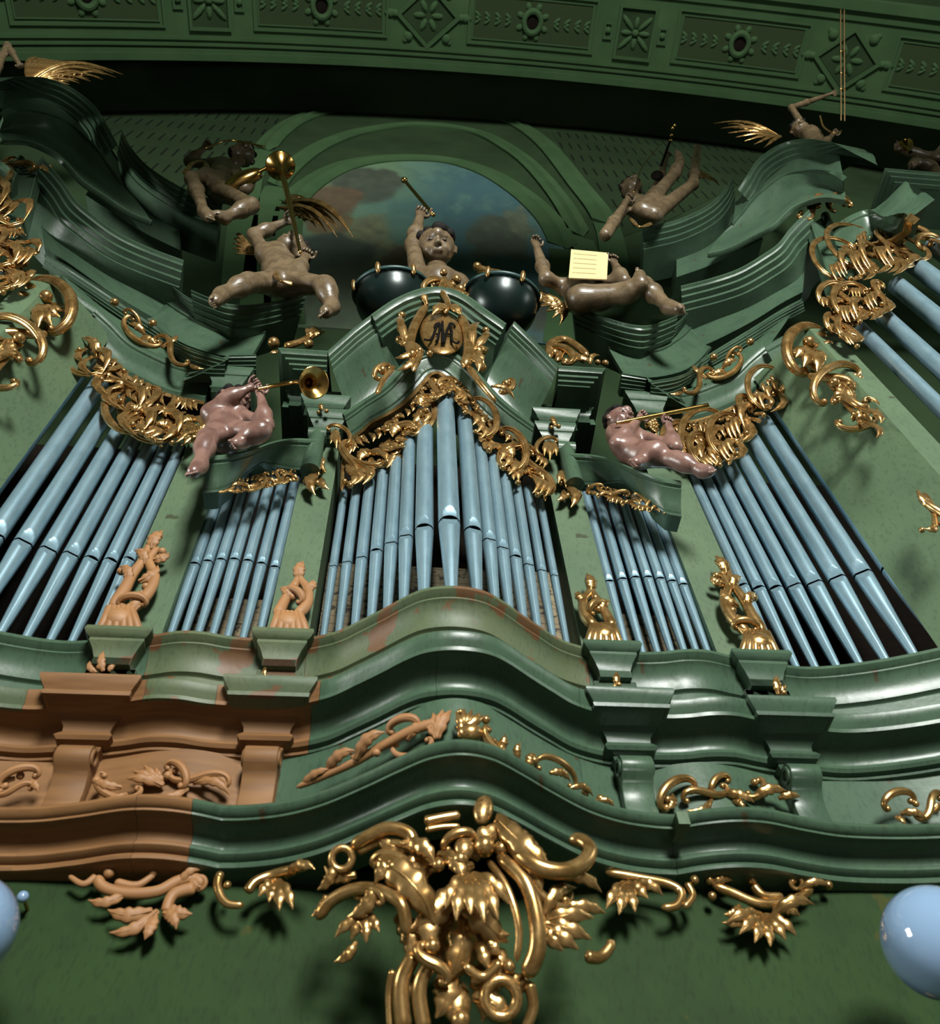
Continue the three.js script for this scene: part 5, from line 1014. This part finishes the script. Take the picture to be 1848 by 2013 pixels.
function putto(label, mat, o) {
  const T = thing('putto', label, 'putto'), s = o.s ?? 1, J = p => v3(p), B = [], extra = [];
  const chest = J(o.chest), pel = J(o.pelvis), mid = chest.clone().lerp(pel, .5);
  B.push([chest, mid, .165 * s, .16 * s], [mid, pel, .165 * s, .15 * s]);
  for (const [sh, el, ha, curl = 1, th = 1] of o.arms ?? []) {
    const a = J(sh), b = J(el), c = J(ha);
    B.push([chest.clone().lerp(a, .4), a, .12 * s, .085 * s], [a, b, .082 * s, .064 * s], [b, b.clone().lerp(c, .35), .066 * s, .066 * s], [b.clone().lerp(c, .35), c, .066 * s, .038 * s]);
    extra.push(...handGeo(b, c, s * 1.15, curl, new THREE.Vector3(.2, -.6, .6), th));
  }
  for (const [hi, kn, an, to] of o.legs ?? []) {
    const a = J(hi), b = J(kn), c = J(an), t = J(to), d = t.clone().sub(c), heel = c.clone().addScaledVector(d, -.25).addScaledVector(c.clone().sub(b).normalize(), .03 * s);
    B.push([pel.clone().lerp(a, .5), a, .14 * s, .125 * s], [a, b, .122 * s, .085 * s], [b, b.clone().lerp(c, .35), .083 * s, .086 * s], [b.clone().lerp(c, .35), c, .086 * s, .048 * s], [heel, c.clone().addScaledVector(d, .6), .048 * s, .042 * s], [c, c.clone().addScaledVector(d, .5), .05 * s, .04 * s]);
    const dn = d.clone().normalize(), sd = dn.clone().cross(c.clone().sub(b)).normalize(), tip = c.clone().addScaledVector(d, .62);
    for (let i = 0; i < 5; i++) { const q = tip.clone().addScaledVector(sd, (i - 2) * .02 * s), r0 = (i ? .014 : .02) * s; extra.push(tube([q, q.clone().addScaledVector(dn, .03 * s), q.clone().addScaledVector(dn, (.055 - .004 * i) * s), q.clone().addScaledVector(dn, (.066 - .004 * i) * s)], t => r0 * (t > .9 ? .5 : 1), t => r0 * (t > .9 ? .5 : 1), sd, 7)); }
  }
  let eyes;
  if (o.head) {
    const h = J(o.head), F = frame(v3(o.look ?? [0, -.35, 1]), v3(o.tilt ?? [0, 1, 0])), at = (x, y, z) => h.clone().add(F(x * s, y * s, z * s)), H = [];
    const neck = at(0, -.17, -.02); B.push([chest.clone().lerp(neck, .6), neck, .085 * s, .075 * s], [neck, at(0, -.09, -.01), .075 * s, .08 * s]);
    H.push([at(0, .03, -.02), at(0, .02, -.03), .165 * s, .165 * s], [at(0, -.06, .03), at(0, -.02, 0), .125 * s, .14 * s], [at(-.07, -.055, .08), at(-.06, -.05, .06), .055 * s, .06 * s], [at(.07, -.055, .08), at(.06, -.05, .06), .055 * s, .06 * s],
      [at(0, -.125, .09), at(0, -.12, .07), .036 * s, .05 * s], [at(0, .02, .15), at(0, -.035, .185), .016 * s, .024 * s], [at(-.02, -.04, .165), at(.02, -.04, .165), .016 * s, .016 * s], [at(-.075, .052, .125), at(-.02, .056, .138), .016 * s, .014 * s], [at(.075, .052, .125), at(.02, .056, .138), .016 * s, .014 * s], [at(0, .07, .12), at(0, .06, .1), .06 * s, .07 * s],
      [at(-.032, -.082, .15), at(.032, -.082, .15), .013 * s, .013 * s], [at(-.026, -.1, .146), at(.026, -.1, .146), .014 * s, .014 * s], [at(-.165, -.02, -.02), at(-.168, .02, -.03), .022 * s, .026 * s], [at(.165, -.02, -.02), at(.168, .02, -.03), .022 * s, .026 * s]);
    extra.push(blobMesh([...H, [neck, at(0, -.1, 0), .07 * s, .09 * s]], .009 * s, .018 * s));
    eyes = [-1, 1].map(e => { const g = new THREE.SphereGeometry(.019 * s, 10, 8); g.scale(1.3, .45, .5); const q = at(e * .062, .012, .135); g.lookAt(F(0, 0, 1)); g.translate(q.x, q.y, q.z); return g.toNonIndexed(); });
    const hg = []; for (let i = 0; i < 130; i++) { const u = rr(-1, 1), v = rr(0, Math.PI * 2), x = Math.sqrt(1 - u * u) * Math.cos(v), y = u, z = Math.sqrt(1 - u * u) * Math.sin(v); if (y < -.25 + (z > -.1 ? .75 : 0) || (z > .45 && y < .72)) continue; const q = at(x * .165, .03 + y * .165, -.025 + z * .165), g = new THREE.SphereGeometry(rr(.04, .06) * s, 7, 6); g.scale(1, rr(.7, 1), 1); g.translate(q.x, q.y, q.z); hg.push(g.toNonIndexed()); }
        const cap = blobMesh(hg.map(g => { g.computeBoundingSphere(); const b = g.boundingSphere; return [b.center, b.center.clone().addScalar(.002), b.radius * .85, b.radius * .85]; }), .014 * s, .012 * s);
    T.add(Object.assign(new THREE.Mesh(cap, o.hair ?? M.hair), { name: 'hair' }));
  }
  mesh('body', [blobMesh(B, .017 * s, .075 * s), ...extra], mat, T);
  if (eyes) for (const e of eyes) mesh('eye', e, M.eye, T);
  for (const [root, tips, w] of o.wings ?? []) { const r0 = v3(root); tips.forEach((t, i) => { const tp = v3(t); mesh('wing_feather', leafGeo(r0, tp, w * 1.15, .06, FACE, 6, .3), M.gold, T); for (const q of [.3, .5, .68]) mesh('wing_covert', leafGeo(r0.clone().lerp(tp, q - .22).addScaledVector(FACE, .03), r0.clone().lerp(tp, q + .12).addScaledVector(FACE, .035), w * .8, .05, FACE, 3, .5), M.gold, T); }); }
  for (const [pts, w] of o.sash ?? []) mesh('sash', tube(spline(pts, 20), t => w * (.7 + .3 * Math.sin(9 * t)), () => w * .45, FACE, 8), M.gold, T);
  T.traverse(m => { if (m.isMesh) m.castShadow = m.receiveShadow = true; }); return T;
}
const feathers = (a, b, c, n) => Array.from({ length: n }, (_, i) => { const t = i / (n - 1); return [0, 1, 2].map(k => (1 - t) * (1 - t) * a[k] + 2 * t * (1 - t) * b[k] + t * t * c[k]); });
putto('putto with raised drumstick above the pediment between two kettledrums', M.flesh, { s: 1.22, head: [-.056,10.994,.52], look: [.02, -.75, .8], tilt: [-.06, 1, .4], chest: [-.035,10.158,.42], pelvis: [-.02,10.165,.2], hair: M.hair,
  arms: [[[-.244,10.336,.42], [-.312,11.1,.5], [-.246,11.806,.62], 2.2, 1], [[.167,10.25,.4], [.305,10.18,.3], [.289,10.22,.2]]] });
putto('putto seated on the left attic ledge blowing a long upright trumpet', M.flesh, { s: .98, head: [-1.591,10.706,.48], look: [.15, .2, 1], tilt: [.7, .7, 0], chest: [-1.723,10.51,.45], pelvis: [-1.539,9.707,.5],
  arms: [[[-1.833,10.496,.5], [-1.999,10.899,.55], [-1.706,11.204,.62], 2.2, -1], [[-1.55,10.161,.52], [-1.388,9.683,.62], [-1.358,10.004,.66], 2.0, 1]],
  legs: [[[-1.593,9.562,.55], [-1.756,9.127,.7], [-1.914,8.753,.72], [-1.918,8.303,.8]], [[-1.408,9.598,.55], [-1.086,9.234,.68], [-1.005,8.941,.6], [-1.06,8.531,.68]]],
  wings: [[[-2.005,10.872,.35], feathers([-2.308,11.657,.3], [-2.343,11.287,.3], [-2.231,10.971,.3], 5), .03]], sash: [[[[-1.596,9.611,.66], [-1.477,9.178,.72], [-1.374,9.176,.7]], .03]] });
putto('putto with a golden lute high on the left cornice', M.flesh, { s: .95, head: [-2.742,14.51,.5], look: [.5, -.3, .8], chest: [-2.905,13.94,.42], pelvis: [-2.794,12.844,.45],
  arms: [[[-3.067,13.954,.45], [-3.412,14.164,.42], [-3.259,14.466,.55], 1.5, 1], [[-2.692,13.6,.48], [-2.36,12.401,.6], [-2.264,12.579,.68], 1.8, -1]],
  legs: [[[-2.949,13.053,.52], [-2.972,12.443,.66], [-2.537,11.051,.7], [-2.314,10.451,.8]], [[-2.645,12.485,.52], [-2.11,11.431,.7], [-2.339,11.056,.66], [-2.425,10.975,.72]]],
  wings: [[[-2.017,13.328,.2], feathers([-1.787,13.631,.2], [-1.287,12.951,.2], [-1.061,12.077,.2], 9), .045], [[-2.081,13.079,.2], feathers([-1.807,12.709,.2], [-1.517,12.364,.2], [-1.24,12.035,.2], 5), .035]], sash: [[[[-3.121,12.681,.66], [-3.102,13.104,.68], [-3.051,13.429,.62], [-2.87,12.922,.62]], .035]] });
putto('pink putto on the lower left ledge blowing a curved horn', M.fleshPink, { s: .72, head: [-1.631,7.637,.3], look: [.8, -.1, .6], chest: [-1.683,7.352,.32], pelvis: [-1.568,6.996,.36],
  arms: [[[-1.744,7.313,.38], [-1.648,7.382,.46], [-1.476,7.484,.52], 2, -1], [[-1.553,7.386,.34], [-1.298,7.076,.44], [-1.392,7.419,.5], 2, 1]],
  legs: [[[-1.612,6.925,.44], [-1.607,6.616,.58], [-1.579,6.246,.6], [-1.58,6.004,.68]], [[-1.496,6.938,.44], [-1.278,6.761,.58], [-1.407,6.733,.5], [-1.459,6.59,.55]]],
  wings: [[[-1.754,7.166,.3], feathers([-1.963,7.343,.25], [-1.957,7.156,.25], [-1.794,6.993,.25], 5), .028]] });
putto('pink putto on the lower right ledge playing a golden flute', M.fleshPink, { s: .68, head: [1.438,7.703,.3], look: [.35, -.2, .9], chest: [1.381,7.418,.32], pelvis: [1.379,7.088,.38],
  arms: [[[1.305,7.368,.38], [1.24,7.024,.48], [1.487,7.4,.5], 2, 1], [[1.441,7.368,.38], [1.667,6.978,.5], [1.679,7.275,.52], 2, -1]],
  legs: [[[1.337,7.014,.44], [1.485,6.83,.56], [1.373,6.765,.5], [1.257,6.632,.55]], [[1.402,6.92,.44], [1.596,6.704,.56], [1.738,6.54,.58], [1.791,6.483,.62]]],
  wings: [[[1.683,7.807,.2], feathers([1.788,7.993,.2], [1.848,7.869,.2], [1.734,7.646,.2], 5), .03]] });
putto('reclining putto on the right attic ledge holding up a golden sheet of music', M.flesh, { s: .98, head: [1.723,11.193,.34], look: [.1, .1, 1], chest: [1.502,10.585,.36], pelvis: [1.387,9.9,.46],
  arms: [[[1.314,10.382,.4], [1.088,10.337,.5], [1.064,11.229,.56], 1.2, 1], [[1.676,10.548,.42], [1.881,10.241,.56], [1.84,10.617,.62], 1.8, -1]],
  legs: [[[1.347,9.716,.54], [1.775,9.619,.66], [1.882,9.62,.78], [1.907,9.823,.84]], [[1.587,9.889,.5], [1.986,9.825,.68], [2.104,9.242,.7], [2.198,9.013,.76]]],
  wings: [[[1.287,10.148,.3], feathers([.843,10.629,.25], [1.035,10.228,.25], [1.177,9.718,.25], 7), .035]] });
putto('putto with a fiddle and bow lying feet up on the right top cornice', M.flesh, { s: .92, head: [2.877,14.717,.42], look: [.2, -.2, 1], chest: [2.754,13.809,.4], pelvis: [2.708,13.045,.48], hair: M.hair,
  arms: [[[2.605,13.676,.44], [1.952,11.803,.56], [2.505,13.315,.6], 1.8, 1], [[2.885,13.851,.44], [3.18,14.478,.52], [3.727,16.254,.58], 1.8, -1]],
  legs: [[[2.647,13.004,.54], [3.378,14.421,.72], [3.483,14.658,.84], [3.552,15.144,.92]], [[2.784,12.928,.52], [3.599,14.171,.66], [3.973,15.483,.7], [4.432,17.09,.74]]],
  wings: [[[4.303,16.151,.3], feathers([4.462,16.594,.3], [4.585,16.4,.3], [4.505,15.745,.3], 5), .03]], sash: [[[[2.354,12.348,.62], [2.369,11.892,.66], [2.579,12.197,.62]], .03]] });
putto('shadowed putto reaching out on the top of the outer right tower', M.flesh, { s: .9, head: [6.91,19,.7], look: [-.4, -.4, .8], chest: [6.951,18.573,.7], pelvis: [6.74,17.422,.6],
  arms: [[[6.993,19.023,.72], [7.288,20.604,.8], [8.648,21.975,.95], 1, 1], [[7.09,18.626,.7], [6.575,17.024,.8], [7.024,17.721,.88], 2, 1]],
  wings: [[[6.622,19.065,.5], feathers([5.64,20.183,.45], [5.57,18.693,.45], [6.012,18.232,.45], 7), .04]] });
putto('putto cut by the right picture edge with a golden horn', M.flesh, { s: .95, head: [7.748,15.013,1], chest: [8.261,16.169,1], pelvis: [7.596,14.486,.9],
  arms: [[[7.792,15.666,1], [7.482,15.675,1.05], [7.165,15.61,1.1], 1.5, 1]], legs: [[[7.05,13.668,1], [7.067,14.378,1.1], [6.852,14.452,1.15], [6.38,13.74,1.2]]] });
putto('putto cut by the left picture corner above a golden wing', M.flesh, { s: .9, chest: [-7.465,17.859,.6], pelvis: [-7.128,16.767,.5], arms: [[[-7.591,18.522,.65], [-8.109,20.343,.7], [-7.043,18.125,.75], 1, 1]], head: [-8.419,20.254,.6],
  wings: [[[-6.935,18.033,.5], feathers([-7.141,19.984,.5], [-6.4,19.684,.5], [-5.751,19.463,.5], 8), .05], [[-6.824,17.841,.5], feathers([-6.372,17.972,.5], [-6.182,18.422,.5], [-5.791,19.16,.5], 6), .04]] });

// ---------- instruments ----------
function horn(name, label, path, r0, r1, bellLen, cat) {
  const T = thing(name, label, cat), q = spline(path, 40), n = q.length;
  mesh('tubing', tube(q, t => lerp(r0, r0 * 1.9, t), t => lerp(r0, r0 * 1.9, t), new THREE.Vector3(.3, .2, 1), 12), M.brass, T);
  const e = q[n - 1], d = e.clone().sub(q[n - 3]).normalize(), pr = []; for (let i = 0; i <= 12; i++) { const t = i / 12; pr.push([lerp(r0 * 1.9, r1, t * t * t), t * bellLen]); }
  pr.push([r1 * 1.05, bellLen + .006], [r1 * .98, bellLen + .004]); for (let i = 12; i >= 0; i--) { const t = i / 12; pr.push([lerp(r0 * 1.5, r1 * .95, t * t * t), t * bellLen]); }
  mesh('bell', along(lathe(pr, 32), e.toArray(), e.clone().add(d).toArray()).toNonIndexed(), M.brass, T); return T;
}
const hp = (a, b) => [a, b];
horn('trumpet', 'long brass trumpet held upright by the seated left putto', [[-1.401,9.966,.72], [-1.542,10.642,.78], [-1.704,11.412,.84], [-1.847,12.071,.88]], .018, .165, .34, 'trumpet');
horn('horn', 'short curved brass horn blown by the pink left putto', [[-1.408,7.438,.54], [-1.279,7.386,.6], [-1.146,7.374,.64], [-1.036,7.229,.72]], .012, .11, .14, 'horn');
{ // the flute, the drumstick, the sheet, the lute, the fiddle and its bow
  let T = thing('flute', 'straight golden flute of the pink right putto', 'flute'); mesh('flute_tube', tube(rodPts([1.285,7.297,.5], [2.025,7.485,.6], 12), t => .014 + .006 * t, t => .014 + .006 * t, FACE, 10), M.brass, T);
  T = thing('drumstick', 'golden drumstick raised by the centre putto', 'drumstick'); mesh('stick', tube(rodPts([-.105,11.854,.64], [-.447,13.088,.66], 10), () => .022, () => .022, FACE, 10), M.brass, T); mesh('knob', ballGeo(v3([-.462,13.158,.66]), .042), M.brass, T); mesh('knob', ballGeo(v3([-.093,11.816,.64]), .028), M.brass, T);
  T = thing('music_sheet', 'rectangular golden sheet of music held by the reclining right putto', 'music sheet');
  const cs = [[1.25,9.961,.66], [1.644,9.996,.66], [1.775,10.709,.7], [1.375,10.736,.7]].map(v3), g = new THREE.BufferGeometry(), N = cs[1].clone().sub(cs[0]).cross(cs[3].clone().sub(cs[0])).normalize().multiplyScalar(-.012), all = [...cs, ...cs.map(c => c.clone().add(N))];
  g.setAttribute('position', new THREE.Float32BufferAttribute(all.flatMap(p => p.toArray()), 3)); g.setIndex([0, 1, 2, 0, 2, 3, 5, 4, 7, 5, 7, 6, 0, 4, 5, 0, 5, 1, 1, 5, 6, 1, 6, 2, 2, 6, 7, 2, 7, 3, 3, 7, 4, 3, 4, 0]); mesh('sheet', boxUV(toCreasedNormals(g, .3)), M.paper, T);
  for (let i = 1; i < 6; i++) { const f = i / 6, a = cs[0].clone().lerp(cs[3], f).addScaledVector(N, -.1).add(new THREE.Vector3(0, -.002, .004)), b = cs[1].clone().lerp(cs[2], f).add(new THREE.Vector3(0, -.002, .004)); mesh('stave_line', tube(rodPts(a.clone().lerp(b, .08).toArray(), a.clone().lerp(b, .7).toArray(), 4), () => .002, () => .002, FACE, 4), M.ochre, T); }
  T = thing('lute', 'golden lute lying across the lap of the upper left putto', 'lute');
  const body = new THREE.SphereGeometry(1, 20, 14); body.scale(.11, .26, .08); mesh('lute_body', along(body, [-2.377,12.466,.7], [-2.142,12.611,.8]).toNonIndexed(), M.brass, T); mesh('neck', tube(rodPts([-2.247,12.501,.76], [-2.023,12.645,.86], 6), () => .025, () => .02, FACE, 8), M.brass, T);
  mesh('bow', tube(spline([[-3.199,14.2,.6], [-2.926,14.51,.66], [-2.383,14.154,.7]], 20), () => .012, () => .012, FACE, 8), M.brass, T);
  T = thing('fiddle', 'dark fiddle with a golden scroll held by the upper right putto', 'fiddle');
  const fb = new THREE.SphereGeometry(1, 20, 14); fb.scale(.09, .2, .05); mesh('fiddle_body', along(fb, [3.157,14.509,.66], [3.59,15.792,.72]).toNonIndexed(), M.darkWood, T); mesh('neck', tube(rodPts([3.34,15.076,.68], [3.879,16.786,.76], 6), () => .02, () => .02, FACE, 8), M.darkWood, T);
  for (const q of [[4.053,17.467,.78], [3.904,16.901,.77], [4.131,17.656,.79], [3.803,16.533,.76]]) mesh('peg_scroll', ballGeo(v3(q), .03), M.brass, T);
  T = thing('fiddle_bow', 'thin golden bow beside the fiddle of the upper right putto', 'bow'); mesh('stick', tube(spline([[2.565,13.303,.7], [2.921,14.54,.74], [3.555,16.13,.78]], 20), () => .009, () => .009, FACE, 8), M.brass, T);
  T = thing('horn', 'golden horn mouth at the right picture edge', 'horn'); mesh('bell', along(lathe([[.03, 0], [.035, .15], [.05, .22], [.09, .3], [.12, .33], [.115, .33], [.05, .24], [.02, .1]], 24), [7.23,15.365,1.1], [7.44,16.586,1.2]).toNonIndexed(), M.brass, T);
  T = thing('lily_stem', 'thin golden curved stem beside the tower top at the right', 'ornament'); mesh('stem', tube(spline([[7.208,18.943,.95], [6.83,17.715,.95], [6.835,17.306,.95], [7.065,17.558,.95]], 20), () => .014, () => .014, FACE, 8), M.gold, T);
}
// kettledrums behind the pediment
for (const [s, c, nm] of [[-1, [-.485,9.712,.4], 'left'], [1, [.584,9.772,.4], 'right']]) {
  const T = thing('kettledrum', `dark kettledrum with golden screws on the ${nm} of the drumming putto`, 'drum', 'pair of kettledrums'), R = .36, pr = [];
  for (let i = 0; i <= 14; i++) { const a = i / 14 * Math.PI / 2; pr.push([R * Math.sin(a), -R * 1.0 * Math.cos(a)]); }
  pr.push([R, .05], [R * 1.04, .06], [R * 1.04, .1], [0, .1]);
  const tilt = new THREE.Euler(.5, 0, s * -.12), put = g => { g.rotateX(tilt.x); g.rotateZ(tilt.z); g.translate(...c); return g.index ? g.toNonIndexed() : g; };
  mesh('bowl', put(lathe(pr, 40)), M.black, T);
  const hoop = new THREE.TorusGeometry(R * 1.04, .022, 8, 48); hoop.rotateX(Math.PI / 2); hoop.translate(0, .08, 0); mesh('hoop', put(hoop), M.skin, T);
  for (let i = 0; i < 7; i++) { const a = (i / 7) * Math.PI * 2 + .2, g = new THREE.SphereGeometry(1, 10, 8); g.scale(.028, .07, .028); g.translate(R * 1.08 * Math.cos(a), .09, R * 1.08 * Math.sin(a)); mesh('tension_screw', put(g), M.gold, T); }
}
ornament('trophy_carving', 'gilded trumpet trophy behind the right kettledrum', M.gold, [['t',[[.421,11.404,.2],[.591,11.27,.2],[.788,11.145,.2]],.047,.9],
['b',[[.44,11.425,.2]],.053],
['t',[[.469,11.163,.2],[.637,11.066,.2],[.786,10.905,.2]],.035,.9],
['b',[[.801,11.099,.2]],.052],
['l',[[.443,11.24,.2],[.677,10.806,.2]],.052],
['b',[[.779,11.03,.2]],.04],
['c',[[.519,11.011,.2],[.682,10.884,.2]],.029,1]]);
// ---------- globe lamps on the wall ----------
for (const [c, R, nm, wallP] of [[[1.823,3.296,.5], .204, 'right', [2.238,3.625,-.1]], [[-1.812,3.341,.45], .188, 'left', [-2.072,3.645,-.1]]]) {
  const T = thing('globe_lamp', `white opal glass globe lamp at the ${nm} bottom corner`, 'lamp', 'globe lamps below the organ');
  const g = new THREE.SphereGeometry(R, 48, 32); g.translate(...c); mesh('globe', g, M.opal, T);
  mesh('collar', (() => { const q = new THREE.CylinderGeometry(.05, .06, .05, 24); q.translate(c[0], c[1] - R - .015, c[2]); return q.toNonIndexed(); })(), M.brass, T);
  mesh('bracket_arm', tube(spline([[c[0], c[1] - R - .03, c[2]], [c[0], c[1] - R - .14, c[2] - .1], [c[0], c[1] - R - .1, -.1]], 16), () => .012, () => .012, FACE, 10), M.brass, T);
  mesh('wall_plate', (() => { const q = new THREE.CylinderGeometry(.06, .06, .02, 24); q.rotateX(Math.PI / 2); q.translate(c[0], c[1] - R - .1, -.095); return q.toNonIndexed(); })(), M.brass, T);
}
{ const T = thing('bell_knob', 'tiny white porcelain knob beside the left globe lamp', 'knob'), a = [-1.835,3.734,0], b = [-1.877,3.793,-.1]; mesh('knob', ballGeo(v3(a), .025), M.opal, T); mesh('stem', tube(rodPts(a, [a[0], a[1], -.11], 4), () => .008, () => .008, FACE, 8), M.brass, T); }
// the slide trombone of the top right putto, pointing out over the nave
{ const T = thing('trombone', 'long dark double-tubed trombone pointing up at the upper right', 'trombone'), a = v3([7.521,18.608,.95]), b = v3([7.635,20.319,2.6]), d = new THREE.Vector3(.035, 0, 0);
  for (const k of [-1, 1]) mesh('slide_tube', tube(rodPts(a.clone().addScaledVector(d, k).toArray(), b.clone().addScaledVector(d, k).toArray(), 8), () => .016, () => .016, FACE, 8), M.darkBrass, T);
  for (const t of [.28, .42, .62]) { const q = a.clone().lerp(b, t); mesh('stay', tube(rodPts(q.clone().addScaledVector(d, -1.4).toArray(), q.clone().addScaledVector(d, 1.4).toArray(), 4), () => .02, () => .02, FACE, 8), M.brass, T); }
}

renderer.render(scene, camera);
